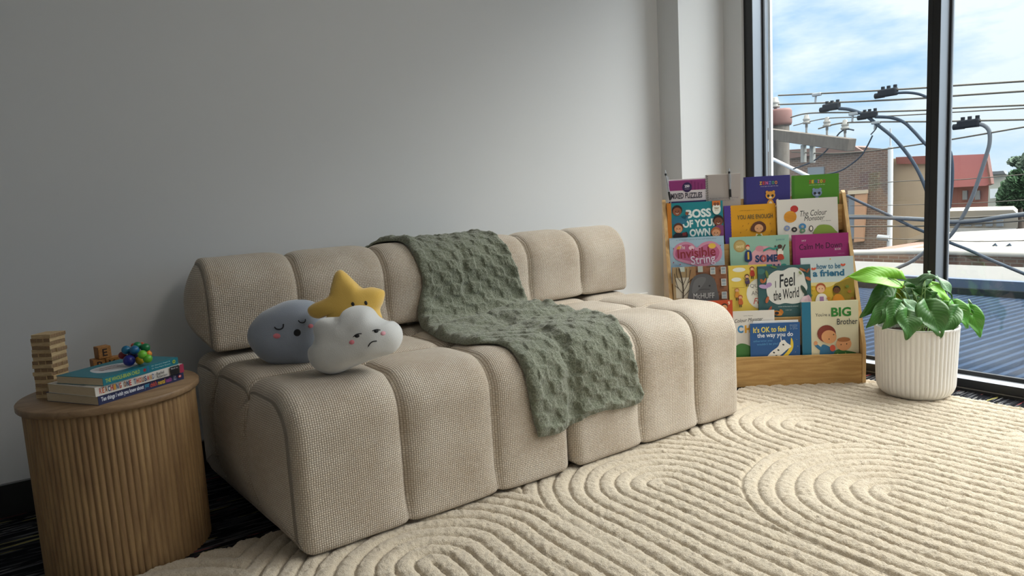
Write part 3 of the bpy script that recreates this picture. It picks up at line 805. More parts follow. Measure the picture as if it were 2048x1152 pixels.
SA = math.atan2(-.6324, .7746)
SR = Vector((3.278, 1.753, 0)); SU = Vector((-.7746, .6324, 0)); SV = Vector((.6324, .7746, 0)); SW = .95
SL = SR+SU*SW
SHELF_Z = .0125
def shelf_pt(x, y, z): return SL-SU*x+SV*y+Vector((0, 0, z))
def std_book(x0, x1, zt, zb, depth, thick, base, draw, label, lean=.10, spine=None, cat='book', yaw=0.0, grp='picture books on the slanted book stand', hinge=None, name='picture_book', roll=0.0):
    """upright book facing the room on the stand; depth is that of its top edge"""
    W = x1-x0; H = (zt-zb)/math.cos(lean)
    p = shelf_pt(x0, depth-H*math.sin(lean), zb)
    M = Matrix.Translation(p) @ Matrix.Rotation(SA+yaw, 4, 'Z') @ Matrix.Rotation(-lean, 4, 'X') @ Matrix.Rotation(roll, 4, 'Y')
    t = empty(name, M=M); tag(t, label, cat, grp)
    cv = Art(W, H); sp_ = spine or base; c = .0022
    cv.mb.box((0, 0, 0), (W, c, H), paint(base)); cv.mb.box((0, thick-c, 0), (W, thick, H), paint(base)); cv.mb.box((0, c, 0), (c, thick-c, H), paint(sp_))
    if spine: cv.rect(0, 0, hinge or .07, H/W, spine)
    draw(cv)
    cv.mb.build('cover', t)
    MB().box((c, c, .002), (W-.002, thick-c, H-.002), PAGES).build('page_block', t)
    return t

# ---- stand
st = tag(empty('book_stand', SL+Vector((0,0,SHELF_Z)), SA), 'light wood tiered book stand filled with picture books', 'book stand')
def rounded_side():
    return [(0,0), (.30,0), (.30,.97), (.282,.978), (.268,.965), (.245,.90), (.12,.54), (.012,.235), (.002,.205), (0,.18)]
def side(x):
    M = Matrix(((0,0,1,x),(1,0,0,0),(0,1,0,0),(0,0,0,1)))
    mb = MB().prism(rounded_side(), .018, MAPLEV, M)
    return mb
side(SW-.018).build('side_panel', st)
o = side(0).build('side_panel', st)
b_ = MB().lathe([(.001, -.001), (.006, -.001), (.006, .001)], BLACKM, n=12, M=Matrix.Translation((.0, .035, .42)) @ Matrix.Rotation(-PI/2, 4, 'Y')).build('bolt', st)
MB().box((.018, .283, .0), (SW-.018, .295, .96), MAPLEV).build('back_panel', st)
lips = [(.003, .0, .157), (.058, .2, .347), (.126, .39, .537), (.194, .58, .727), (.258, .77, .905)]
for k, (d, z0, z1) in enumerate(lips):
    MB().box((.018, d, z0), (SW-.018, d+.013, z1), MAPLE, bev=.0015).build('lip_board', st)
    MB().box((.018, d+.013, z0+.006), (SW-.018, .283, z0+.018), MAPLE).build('shelf_board', st)
def B(row, *a, **k):
    pass
FL = [l[1]+.018+SHELF_Z+.0005 for l in lips]

def art_big(c):
    c.rect(.17, 0, .19, 1.5, 'd8d2b4')
    c.text("You're a", .24, .215, .50, .275, '2b3340'); c.text('BIG', .52, .12, .87, .29, '2f7d33', .035); c.text('Brother', .62, .33, .98, .44, '26303c', .005)
    c.blob([(.30,.98),(.33,.84),(.38,.80),(.50,.86),(.60,.95),(.58,1.2),(.30,1.2)], '2e6f9a'); c.blob([(.22,.82),(.24,.78),(.34,.86),(.33,.92)], '2e6f9a')
    c.ell(.235,.77,.035,.04,'d99a6c'); c.blob([(.55,1.0),(.62,.90),(.80,.93),(.95,.97),(.97,1.02),(.82,1.05),(.80,1.2),(.56,1.2)], '2f6d34')
    for a, b in ((.62,.98),(.7,1.03),(.76,.97),(.66,1.08),(.74,1.1)): c.ell(a, b, .012, .012, '9cc06a')
    c.ell(.43,.60,.165,.16,'7d3328',.3); c.ell(.47,.66,.135,.125,'d89c6c',.2); c.ell(.73,.80,.135,.125,'d6986a'); c.ell(.73,.72,.115,.04,'a5683c')
    for a, b in ((.47,.70),(.55,.62),(.68,.81),(.78,.80)): c.ell(a, b, .009, .013, '2a1a14')
    c.ell(.53,.87,.05,.06,'c8513a'); c.ell(.95,1.0,.03,.025,'d99a6c'); c.blob([(.32,1.03),(.45,1.0),(.5,1.2),(.30,1.2)], '22304a')
def art_ok(c):
    c.text("It's OK to feel", .06, .07, .72, .19, 'e3d25a', .02, 0, -.02); c.text('the way you do', .14, .20, .86, .32, 'dfe6ee', .02, 0, -.02)
    c.text('otherwise you', .06, .345, .44, .40, '5b9bd0', 0, 0, -.02); c.text("wouldn't be you!", .13, .41, .56, .47, '5b9bd0', 0, 0, -.02)
    for q in range(3): c.text('little tiger press'[q*5:q*5+7], .80, .045+q*.04, .95, .07+q*.04, '9db4cf')
    m = [(.82,.32),(.86,.42),(.85,.55),(.78,.66),(.68,.75),(.55,.80),(.52,.78),(.64,.70),(.74,.60),(.80,.48)]; c.blob(m, 'e6c93c')
    c.blob([(.32,.72),(.42,.60),(.55,.50),(.60,.40),(.68,.36),(.73,.42),(.82,.50),(.74,.56),(.60,.68),(.45,.76),(.34,.77)], 'e6e6e2')
    for a, b in ((.47,.62),(.56,.57),(.66,.46),(.52,.69)): c.ell(a, b, .022, .016, '20222a', .5)
    c.line([(.62,.38),(.61,.30)], .018, 'e6e6e2'); 
    for a, b in ((.93,.36),(.95,.5),(.9,.62)): c.ell(a, b, .006, .006, 'c8b84a')
def art_school(c):
    c.text('anna llenas', .46, .08, .62, .095, '444444'); c.text('The Colour Monster', .16, .135, .80, .20, '2a2a2a', 0, .35, -.06)
    for i, (ch, h) in enumerate(zip('SCHOOL', ('c64a3a','3f86b8','d9a02c','2e3a44','7a9c3a','c64a3a'))): c.text(ch, .215+i*.13, .26, .32+i*.13, .40, h, .05)
    c.blob([(.25,1.3),(.27,.75),(.36,.60),(.52,.62),(.60,.75),(.66,1.3)], '3f7a3a')
def art_red(c):
    for x, s_, h in ((.70,.10,'6a3a26'),(.86,.085,'3c2418')): c.face(x, .12, s_*.6, 'd99a6c', h)
    c.text('9', .92, .02, .955, .085, 'f0e0c8', .02); c.ell(.3,.16,.05,.05,'d99a6c')
def art_feel(c):
    for x, y, r, h in ((.06,.1,.08,'3f6f6c'),(.9,.15,.1,'2b4f50'),(.15,1.2,.2,'345c5e'),(.85,.8,.15,'2f5556')): c.ell(x, y, r, r*.7, h)
    c.blob([(.16,.34),(.20,.20),(.34,.10),(.48,.10),(.60,.05),(.74,.06),(.86,.16),(.90,.32),(.93,.46),(.86,.60),(.82,.72),(.66,.76),(.50,.74),(.36,.76),(.22,.68),(.16,.54)], 'd3d4cf')
    c.text('I', .315, .30, .345, .43, '23272b', 0, .2, -.12); c.text('Feel', .39, .16, .72, .42, '23272b', .012, .3, -.12); c.text('the World', .28, .46, .78, .66, '23272b', .008, .3, -.12)
    for x, y, rx, ry, rot, h in ((.10,.40,.09,.04,.2,'b79ac4'),(.2,.37,.06,.045,-.4,'a98bbb'),(.07,.29,.05,.03,1,'9c5a32'),(.13,.28,.05,.02,2,'b06a3a'),(.85,.1,.07,.02,.5,'a8603a'),(.95,.12,.05,.02,2.2,'8b4d2c'),(.95,.28,.06,.03,.6,'b5653c'),(.86,.50,.11,.035,1.1,'284038'),(.90,.70,.05,.10,.3,'d9bcc9'),(.96,.68,.03,.09,-.3,'c9a5b6'),(.84,.68,.03,.08,.6,'e0c9d2'),(.16,.66,.03,.07,.3,'b0603c'),(.20,.86,.025,.08,.5,'a3563a'),(.3,.02,.07,.02,.4,'5b7a3c'),(.17,.16,.025,.08,-.2,'6c7f3e'),(.34,.93,.10,.045,.3,'c9822e'),(.42,.90,.05,.03,1,'b8722a'),(.8,.16,.04,.02,.9,'7a8c4a')):
        c.ell(x, y, rx, ry, h, rot)
    c.text('written & illustrated by someone', .36, .795, .74, .82, 'cfd6d2'); c.text('bright light', .50, .87, .62, .885, 'cfd6d2'); c.ell(.33,.93,.04,.03,'23272b')
def art_friend(c):
    c.rect(0, .50, 1, 1.3, 'd8c98c'); c.blob([(-.0,.62),(.2,.56),(.5,.60),(.72,.50),(1,.42),(1,1.3),(0,1.3)], 'c9a838')
    c.blob([(.62,.56),(.75,.50),(.9,.44),(1,.46),(1,.9),(.62,.8)], '8f7a2a')
    c.text('how to be', .30, .13, .75, .235, '2f6a8c', .02); c.text('a friend', .22, .25, .82, .385, '2f6a8c', .035)
    for x, y in ((.24,.225),(.80,.17)): c.ell(x-.02, y, .03, .02, 'c9543c', .7); c.ell(x+.02, y, .03, .02, 'c9543c', -.7)
    c.ell(.56,.045,.012,.012,'c9a030')
    c.face(.36,.62,.085,'e2b490','a5502c',False); c.blob([(.26,.9),(.30,.74),(.44,.74),(.48,.9)], 'ece6dc'); c.rect(.33,.78,.41,.95,'a67fae')
    c.face(.66,.66,.065,'6b4128','241812',False); c.blob([(.58,.9),(.62,.76),(.74,.76),(.80,.9)], 'd58c2c')
    for x, y, h in ((.22,.62,'d9b43a'),(.5,.82,'c98a30'),(.86,.60,'6a7a34'),(.9,.70,'a5662c'),(.95,.84,'8c5a28'),(.16,.75,'6a7a34')): c.ell(x, y, .035, .03, h)
def art_ques(c):
    c.ell(.28,.12,.17,.06,'dfe3da'); c.ell(.20,.38,.13,.055,'dfe3da'); c.ell(.85,.78,.40,.42,'e2e2d8'); c.ell(.85,.78,.37,.39,'e9e8de')
    c.text('QUEST', .55, .52, 1.0, .63, '4a4c50', -.01); c.text('ANSW', .58, .71, 1.0, .82, '4a4c50', -.01); c.text('Feel', .62, .90, .98, 1.06, 'c8503a', .0, .3); c.text('and', .7, .655, .8, .685, '4a4c50')
    for x, y, h, b in ((.62,.10,'7a3a26','b8402e'),(.48,.30,'4a2c1e','4c3a5c'),(.2,.66,'b07a3a','c98a30'),(.28,.85,'a8502c','b8602e')):
        c.ell(x, y, .06, .055, h); c.ell(x, y+.015, .045, .04, 'd9a882'); c.blob([(x-.05,y+.2),(x-.04,y+.06),(x+.04,y+.06),(x+.06,y+.2)], b); c.rect(x-.03, y+.2, x-.01, y+.28, '3c2c22'); c.rect(x+.01, y+.2, x+.03, y+.28, '3c2c22')
    for k in range(5): c.line([(.36+.02*k,.33+.03*k),(.44+.02*k,.42-.01*k)], .008, '8c7a30', False)
    c.line([(.06,.60),(.40,.60)], .012, 'a8872c', False)
def art_mch(c):
    for j in range(9):
        for i in range(8):
            if (i+j) % 2: c.rect(.40+i*.075, .0+j*.08, .47+i*.075, .035+j*.08, '8a5f45' if (i*j) % 3 else '6e4a38')
    c.rect(.0, .0, .42, .8, 'a08a66'); c.rect(.05, .20, .36, .58, 'c8c2b0'); c.rect(.3, 0, .42, .8, '94724e')
    for x, y in ((.73,.04),(.92,.04),(.92,.26),(.92,.50)): c.rect(x-.045, y-.01, x+.045, y+.12, 'c9cdc8'); c.rect(x-.035, y, x+.035, y+.05, '8c98a0'); c.rect(x-.035, y+.06, x+.035, y+.11, '9aa6ac')
    c.rect(.46,.0,.55,.11,'aab4ae'); c.rect(.13,.0,.22,.09,'b8c4bc')
    c.line([(.17,.60),(.18,.40),(.16,.22),(.12,.02)], .022, '3c3026'); 
    for p in ([(.18,.50),(.08,.36),(.03,.12)], [(.18,.46),(.27,.30),(.33,.06)], [(.17,.36),(.24,.2),(.25,.03)], [(.16,.3),(.08,.18),(.07,.02)], [(.18,.55),(.3,.42),(.4,.2)], [(.12,.42),(.03,.34)], [(.27,.3),(.36,.22)]): c.line(p, .010, '3c3026')
    c.blob([(.30,.68),(.29,.42),(.36,.22),(.48,.15),(.62,.15),(.74,.24),(.79,.42),(.78,.68)], '56575a'); c.blob([(.34,.5),(.38,.28),(.5,.2),(.6,.24),(.5,.4)], '66676a')
    c.ell(.47,.37,.016,.016,'202124'); c.ell(.66,.37,.016,.016,'202124'); c.line([(.46,.44),(.56,.43),(.66,.44)], .01, '38393c')
    c.text('McHUFF', .36, .50, .74, .60, 'b9bcbc', .0)
def art_inv(c):
    for x, y, r, h in ((.12,.1,.14,'a9c3d3'),(.9,.2,.15,'93b4cb'),(.85,.55,.2,'a6c0ce'),(.1,.6,.16,'86a9c4'),(.5,.05,.2,'9ebdcf')): c.ell(x, y, r, r*.6, h)
    c.blob([(.06,.28),(.12,.14),(.28,.08),(.42,.12),(.50,.20),(.60,.12),(.76,.09),(.90,.16),(.96,.30),(.92,.44),(.78,.52),(.60,.56),(.40,.52),(.22,.46),(.10,.40)], 'c98aa6')
    c.blob([(.10,.28),(.16,.17),(.30,.13),(.42,.17),(.50,.27),(.60,.18),(.74,.14),(.86,.20),(.91,.30),(.86,.42),(.74,.48),(.58,.51),(.40,.46),(.22,.41),(.12,.36)], 'b55f86')
    c.ell(.78,.18,.07,.05,'e0b84c'); c.ell(.40,.2,.05,.04,'e2c3cf'); c.ell(.17,.19,.05,.03,'d9a24c',-.6)
    c.text('The', .18, .14, .28, .22, 'e6dde2', .0, 0, -.05); c.text('Invisible', .14, .20, .84, .38, '8c2f3a', .015, 0, -.04); c.text('String', .38, .34, .83, .55, 'dccfe0', .012, 0, -.08)
    for x, y in ((.07,.2),(.06,.46),(.40,.55),(.93,.18),(.35,.16),(.18,.5)): c.ell(x, y, .010, .010, 'b03a5a')
    c.text('an illustrated edition of the well loved story', .12, .035, .86, .055, '40607c')
def art_some(c):
    c.ell(.17,.16,.11,.11,'a8925a'); c.ell(.17,.16,.085,.085,'b9a266'); c.text('award', .11, .13, .23, .19, 'efe2b0')
    c.blob([(.30,.7),(.34,.36),(.42,.24),(.56,.18),(.72,.22),(.80,.34),(.84,.7)], 'd9a3ad'); c.ell(.50,.22,.07,.05,'c98796')
    c.text('SOME', .42, .33, .80, .46, '2b3f6c', .05); c.text('O', .525, .335, .61, .455, 'b8524a', .05)
    for i, (ch, h) in enumerate(zip('BRAINS', ('2f8c80','2b3f6c','b8524a','2f8c80','2b3f6c','2f8c80'))): c.text(ch, .24+i*.12, .50, .345+i*.12, .66, h, .05)
    c.ell(.30,.18,.035,.04,'c2402c'); c.ell(.30,.20,.03,.03,'e6bfa0'); c.blob([(.25,.42),(.26,.26),(.35,.26),(.36,.42)], '20386c'); c.rect(.29,.27,.32,.40,'d9b43a')
    c.ell(.84,.20,.04,.035,'4a2c1e'); c.blob([(.80,.34),(.81,.25),(.88,.25),(.89,.34)], 'e6dfd2'); c.blob([(.79,.42),(.81,.34),(.88,.34),(.90,.42)], 'b8402e'); c.line([(.80,.27),(.76,.18)], .02, '4a2c1e'); c.line([(.88,.27),(.93,.17)], .02, '4a2c1e')
    c.line([(.56,.26),(.66,.22),(.74,.24),(.80,.20)], .03, '2f8c80'); c.text('by someone kind', .78, .06, .92, .10, '2b5f7c')
def art_calm(c):
    c.rect(0, 0, .055, 1, '8a1f63'); c.text('MY', .17, .10, .25, .135, 'dcc6d2', 0, 0, -.05); c.text('Calm Me Down', .12, .17, .88, .275, '3c1434', .0, 0, -.03); c.text('BOOK', .75, .275, .86, .315, 'dcc6d2', .01, 0, -.02)
    c.text('a quiet story', .80, .37, .92, .39, 'c98ab0')
def art_col(c):
    c.text('The Colour', .38, .20, .82, .30, '26282a', .0, .3, -.03); c.text('Monster', .44, .30, .78, .38, '26282a', .0, .3, -.03); c.text('anna llenas', .72, .385, .88, .40, '55585a')
    c.ell(.285,.17,.065,.06,'b5302c'); c.ell(.215,.30,.105,.10,'d9962c')
    for k in range(5): c.line([(.12,.26+.025*k),(.31,.24+.028*k)], .006, 'b8781f', False)
    for x, y, r, h in ((.155,.49,.05,'7f8fb8'),(.275,.52,.048,'2a2a2c'),(.41,.475,.06,'3f7fb0'),(.41,.545,.045,'5b8a6a')): c.ell(x, y, r, r*.9, h); c.ell(x, y, r*.4, r*.36, 'a9a296')
    c.ell(.55,.515,.035,.05,'26282a'); c.ell(.55,.515,.022,.036,'e6e2d8')
    c.blob([(.60,.62),(.64,.50),(.72,.46),(.86,.48),(.94,.56),(.96,.62)], '7f9a3c')   # plain green hill in place of the figure
def art_eno(c):
    for k in range(14): c.ell(.135, .03+k*.06, .012, .014, 'd79a12')
    c.text('a little mini guide to embracing self love', .30, .105, .78, .128, '5a3c10'); c.text('YOU ARE ENOUGH', .25, .20, .94, .29, '5c5636', .012)
    c.blob([(.50,.50),(.56,.38),(.68,.34),(.78,.40),(.80,.50),(.74,.56),(.56,.54)], '5a3220'); c.ell(.66,.48,.085,.08,'d9a070'); c.line([(.62,.48),(.64,.49)], .01, '2a1a14', False); c.line([(.69,.48),(.71,.48)], .01, '2a1a14', False)
    c.blob([(.56,.9),(.60,.60),(.66,.62),(.72,.60),(.78,.9)], 'd9d2b8'); c.ell(.66,.64,.05,.04,'6c8a3c'); c.ell(.61,.66,.035,.03,'d9a070'); c.ell(.71,.66,.035,.03,'d9a070')
    for x, y in ((.35,.42),(.30,.55),(.42,.50),(.88,.40),(.90,.55),(.38,.64),(.85,.62),(.46,.38)): c.ell(x, y, .008, .018, 'a3701a', .6)
def art_boss(c):
    c.rect(.30, 0, 1, 1, '12808c'); 
    c.text('BOSS', .34, .13, .79, .29, 'dfeaea', .045, 0, -.03); c.text('OF YOUR', .27, .32, .91, .46, 'dfeaea', .045, 0, -.02); c.text('OWN', .39, .49, .76, .63, 'dfeaea', .045, 0, -.02)
    c.face(.18,.15,.085,'8a5238','2a1a16'); c.blob([(.08,.38),(.12,.26),(.24,.26),(.32,.32),(.36,.22),(.38,.24),(.34,.36),(.24,.40)], '2c6f8c'); c.ell(.355,.20,.03,.03,'8a5238')
    c.face(.19,.47,.08,'d69a70','5a2c1c'); c.blob([(.10,.64),(.14,.55),(.26,.56),(.34,.54),(.34,.64)], '26222a'); c.rect(.26,.55,.33,.61,'7a2a2c')
    c.face(.91,.37,.085,'7a4630','1c1416'); c.blob([(.80,.6),(.84,.47),(1,.46),(1,.64),(.82,.64)], '7c3a6c'); c.face(.86,.58,.08,'d69a70','a8623c')
    c.rect(.81, 0, .955, .10, 'c9702c'); c.ell(.883,.15,.075,.10,'dfe3d8'); c.ell(.883,.15,.062,.085,'e9ece4'); c.ell(.86,.06,.025,.03,'7a4630'); c.ell(.91,.06,.025,.03,'7a4630'); c.text('TINY', .84, .12, .93, .155, '8a6a20', .02); c.text('guide', .85, .165, .92, .185, '8a6a20')
def art_mix(c):
    c.rect(0, .03, 1, .31, '8a2f72'); c.rect(0, .03, 1, .055, 'a34a8c')
    for k in range(4): c.rect(.60+k*.09, .06+.03*k, .64+k*.09, .31, '7a2564')
    c.ell(.50,.23,.13,.135,'2f1c50'); c.text('250', .435, .165, .565, .235, 'e9e4ee', .03); c.text('PUZZLES', .44, .265, .56, .285, 'c9c2d2')
    c.text('MIXED PUZZLES', .06, .38, .90, .53, '2a2436', .02); c.rect(0, .60, 1, .8, '3a2460')
def art_note(c):
    c.pad = .05
    for k in range(16):
        y = .05+k*.052; c.ell(.045, y, .012, .012, '55525a'); c.line([(-.035, y-.01), (.0, y-.022), (.045, y)], .012, '2a2a2e')
    c.text('Aspire Wellness Group', .08, .685, .93, .745, '77727a'); c.text('Allied Health Services', .25, .76, .80, .80, '86818a')
    c.rect(.0, .0, 1, .012, 'd6d2cf')
def animal(c, cx, cy, body, inner, tailed):
    c.ell(cx, cy+.20, .075, .11, body); c.ell(cx-.07, cy-.075, .03, .03, body); c.ell(cx+.07, cy-.075, .03, .03, body); c.ell(cx, cy, .105, .09, body)
    c.ell(cx-.045, cy+.01, .028, .03, '26262c'); c.ell(cx+.045, cy+.01, .028, .03, '26262c'); c.ell(cx, cy+.045, .035, .022, inner); c.ell(cx, cy+.21, .045, .08, inner)
    if tailed: c.line([(cx+.07,cy+.28),(cx+.13,cy+.22),(cx+.13,cy+.12),(cx+.17,cy+.10)], .025, 'e9ddc6')
def art_purp(c):
    c.rect(0, 0, .05, 1.2, '2a2860')
    for i, h in enumerate(('d9b43a','b8423a','c9669a','6a7ac8','4aa06a','d98a3a')): c.text('ZENZOO'[i], .34+i*.066, .115, .395+i*.066, .19, h, .05)
    c.text('travel light through the day', .36, .215, .74, .24, 'cfcbe0'); animal(c, .57, .43, 'd99a3c', 'ecdcc0', True)
def art_green(c):
    c.rect(0, 0, .05, 1.2, '3a7a18')
    for i, h in enumerate(('b8423a','d9b43a','2f6a9a','c9669a','d9b43a','b8423a')): c.text('ZENZOO'[i], .36+i*.06, .115, .41+i*.06, .19, h, .05)
    c.text('travel light through the day', .36, .215, .70, .24, 'cfe0bc'); animal(c, .53, .40, '7f93b4', 'b9c6d8', False)

Z = SHELF_Z
d = lambda k: lips[k][0]+.014
std_book(.022, .311, .462, FL[0], .050, .006, 'c04a26', art_red, 'orange-red picture book, only its top strip visible above the sofa end', lean=.06)
std_book(.235, .519, .402, FL[0], .050, .005, 'd9d6d0', art_school, 'white picture book with coloured capital letters, bottom tier behind the dark blue book', lean=.055)
std_book(.408, .632, .349, FL[0], .035, .004, 'e2e4e6', lambda c: None, 'thin white booklet hidden behind the dark blue picture book', lean=.03, name='booklet')
std_book(.392, .638, .338, FL[0], .028, .004, '1f5590', art_ok, 'dark blue picture book with yellow lettering and a moon, bottom tier', lean=.03)
std_book(.651, .926, .437, FL[0], .040, .016, 'd9d2b6', art_big, 'cream picture book with a teal spine and two children, bottom tier right', lean=.05, spine='1c6c8c', hinge=.16)
std_book(.021, .302, .637, FL[1], .115, .012, '8c5c40', art_mch, 'brown picture book with a grey boulder shape and bare tree', lean=.10)
std_book(.307, .500, .632, FL[1], .115, .012, 'd9bf52', art_ques, 'yellow picture book with speech bubbles, part hidden by its teal neighbour', lean=.11)
std_book(.671, .930, .655, FL[1], .115, .012, 'c3cfd2', art_friend, 'pale blue picture book with two children in a garden, top of its tier at right', lean=.10)
std_book(.451, .713, .623, FL[1], .098, .012, '335a5e', art_feel, 'dark teal picture book with a white blot and leaves', lean=.09)
std_book(.020, .302, .786, FL[2], .185, .012, '9cb9cc', art_inv, 'light blue picture book with a pink watercolour heart', lean=.10)
std_book(.332, .634, .775, FL[2], .185, .012, '8fb8a6', art_some, 'mint picture book with a gold seal and block capitals', lean=.10)
std_book(.651, .933, .771, FL[2], .185, .014, '99246c', art_calm, 'magenta picture book with dark handwritten title', lean=.10)
std_book(.020, .312, .970, FL[3], .245, .016, '12808c', art_boss, 'turquoise picture book with an orange spine and smiling children', lean=.09, spine='c47a24', hinge=.075)
std_book(.320, .586, .940, FL[3], .250, .014, 'd79a12', art_eno, 'mustard yellow picture book with a purple spine', lean=.10, spine='4a3490', hinge=.13)
std_book(.588, .896, .957, FL[3], .232, .010, 'd9d6d0', art_col, 'white picture book with buttons and a yellow wool ball', lean=.08)
std_book(.035, .232, 1.096, FL[4], .276, .010, 'd6cfd6', art_mix, 'puzzle book with purple band, top tier left', lean=.02, name='puzzle_book')
std_book(.234, .413, 1.110, FL[4], .276, .008, 'aaa3a0', art_note, 'grey spiral notebook on the top tier', lean=.02, name='notebook', cat='notebook')
std_book(.431, .670, 1.086, FL[4], .276, .012, '35327c', art_purp, 'dark purple board book with a spotted animal, top tier', lean=.02)
std_book(.680, .919, 1.079, FL[4], .276, .012, '4c8a22', art_green, 'green board book with a blue-grey animal, top tier right', lean=.02)
def pen(p, q, label):
    t = tag(empty('pen', q), label, 'pen', 'silver and black pens on the top tier')
    dr = (p-q); L_ = dr.length; dr.normalize(); f = lambda a: dr*L_*a
    MB().tube([f(.30), f(.83)], .0052, mat('pen_silver', hexc('b4b6b8'), .3, .7), 10).build('barrel', t)
    MB().tube([f(0.03), f(.30)], .0058, mat('pen_black', hexc('121214'), .5), 10).build('grip', t)
    MB().tube([f(-.09), f(.03)], [.0012, .0048], mat('pen_silver'), 10).build('tip', t)
    MB().tube([f(.83), f(.9)], .0058, mat('pen_black'), 10).build('collar', t)
    MB().tube([f(.9), f(1)], [.004, .003], mat('pen_silver'), 10).build('push_button', t)
    MB().box((-.001, -.008, 0), (.001, -.006, .045), mat('pen_silver'), M=Matrix.Translation(f(.52))).build('clip', t)
def shelf_px(px, py, depth):
    d_ = ray(px, py); p0 = SL+SV*depth; return CAM+d_*(((p0-CAM).dot(SV))/d_.dot(SV))
pen(shelf_px(1330, 341, .262), shelf_px(1341, 402, .254), 'silver pen leaning at the far left of the book stand')
pen(shelf_px(1458, 337, .268), shelf_px(1461, 396, .268), 'silver pen standing in front of the grey notebook')

# ---- books lying on the side table
def lying(A, Bp, Cp, z, th, cov, spine_art, top_art, label, pages=True):
    a, b = Pz(*Q(*A), z), Pz(*Q(*Bp), z); c = Pz(*Q(*Cp), z)
    ex = (b-a); Ls_ = ex.length; ex.normalize(); ey = Vector((-ex.y, ex.x, 0)); Wd = abs((c-a).dot(ey))
    ang = math.atan2(ex.y, ex.x)
    t = empty('paperback_book', (a.x, a.y, z), ang); tag(t, label, 'book', 'books stacked on the side table')
    c_ = .0012
    s_ = Art(Ls_, th); s_.mb.box((0, 0, 0), (Ls_, Wd, c_), paint(cov)); s_.mb.box((0, 0, th-c_), (Ls_, Wd, th), paint(cov)); s_.mb.box((0, 0, c_), (Ls_, c_, th-c_), paint(cov))
    spine_art(s_)
    # top print: same helper laid flat
    tp = Art(Ls_, Wd); top_art(tp)
    for v in tp.mb.v: v.z, v.y = th-v.y, v.z
    base = len(s_.mb.v); s_.mb.v += tp.mb.v
    for f, mi, sm_ in zip(tp.mb.f, tp.mb.m, tp.mb.sm): s_.mb.f.append(tuple(base+i for i in f)); s_.mb.m.append(s_.mb.mi(tp.mb.mats[mi])); s_.mb.sm.append(sm_)
    s_.mb.build('cover', t)
    MB().box((.001, c_, c_), (Ls_-.001, Wd-.0015, th-c_), PAGES).build('page_block', t)
    return t
def sp_bot(c):
    H_ = c.H/c.W
    c.text('Ten things I wish you knew about', .03, .018, .50, .073, 'd6dae4', .03); c.text('your', .51, .022, .565, .073, '3f9ac0', .02); c.text("child's", .575, .02, .66, .07, 'c8503c', .02); c.text('mental', .67, .02, .755, .07, 'd9b43a', .02); c.text('health', .765, .02, .84, .07, 'a8509c', .02)
    c.text('Child', .865, .02, .895, .045, 'c3cbe0'); c.text('Mind', .865, .05, .895, .07, 'c3cbe0'); c.ell(.945,.045,.022,.016,'c03a3a'); c.ell(.945,.043,.01,.008,'e6e6e6')
def sp_mid(c):
    H_ = c.H/c.W; cols = ['b8503c','c8643c','8c5c3a','3a4a6c','b8403c','c8923c','5c6a8c']
    w_ = 'REACHING ONE THOUSAND'; x = .04
    for i, ch in enumerate(w_):
        if ch == ' ': x += .02; continue
        c.text(ch, x, .018, x+.024, .074, cols[i % 7], .03); x += .0295
    c.text('Rachel', .665, .014, .755, .046, '33343a', .01); c.text('Robertson', .665, .05, .79, .08, '33343a', .01); c.rect(.83, 0, .94, H_, '16161a'); c.rect(.95, 0, 1, H_, 'a02c4c'); c.text('Black Inc', .84, .01, .93, .03, 'c9c9c9')
def sp_top(c):
    H_ = c.H/c.W
    c.text('THE WHOLE-BRAIN CHILD', .03, .018, .46, .062, 'a9c04a', .02); c.ell(.525,.042,.02,.02,'8c2c34'); c.rect(.56,.01,.58,H_-.01,'1f6a9c')
    c.text('Dr Daniel J Siegel &', .62, .014, .88, .03, 'c3dde0'); c.text('Dr Tina Payne Bryson', .62, .045, .88, .062, 'c3dde0'); c.ell(.935,.04,.022,.022,'a9b83c'); c.ell(.935,.04,.01,.01,'3f6a4c')
def tp_mid(c): c.text('REACHING ONE THOUSAND story of love', .0, .55, .16, .58, '33343a') if False else c.text('A STORY OF LOVE, MOTHERHOOD AND AUTISM', .012, .10, .045, .62, '55565c')
def tp_top(c):
    c.blob([(.18,.46),(.20,.30),(.28,.18),(.42,.14),(.56,.18),(.66,.28),(.70,.40),(.62,.52),(.46,.58),(.30,.58)], 'c9ccd0')
    c.text('THE WHOLE', .28, .24, .56, .30, '8c5c6a'); c.text('BRAIN CHILD', .26, .33, .58, .39, '8c5c6a'); c.text('revolutionary strategies', .30, .43, .54, .46, '6a6c72')
    c.blob([(.66,.46),(.74,.36),(.84,.34),(.88,.42),(.80,.50),(.70,.54)], '8c3a38'); c.text('Bestseller', .75, .12, .93, .16, 'bcd2d4')
lying((965,835),(1795,575),(548,765), TZ, .0262, '232a52', sp_bot, lambda c: None, 'navy blue paperback, lowest of the three books on the side table')
lying((935,752),(1785,505),(535,690), TZ+.0265, .0265, 'd6d2cb', sp_mid, tp_mid, 'white paperback with coloured spine lettering, between two darker books')
lying((1010,645),(1740,430),(660,590), TZ+.0533, .0225, '147080', sp_top, tp_top, 'teal paperback, uppermost book on the side table')

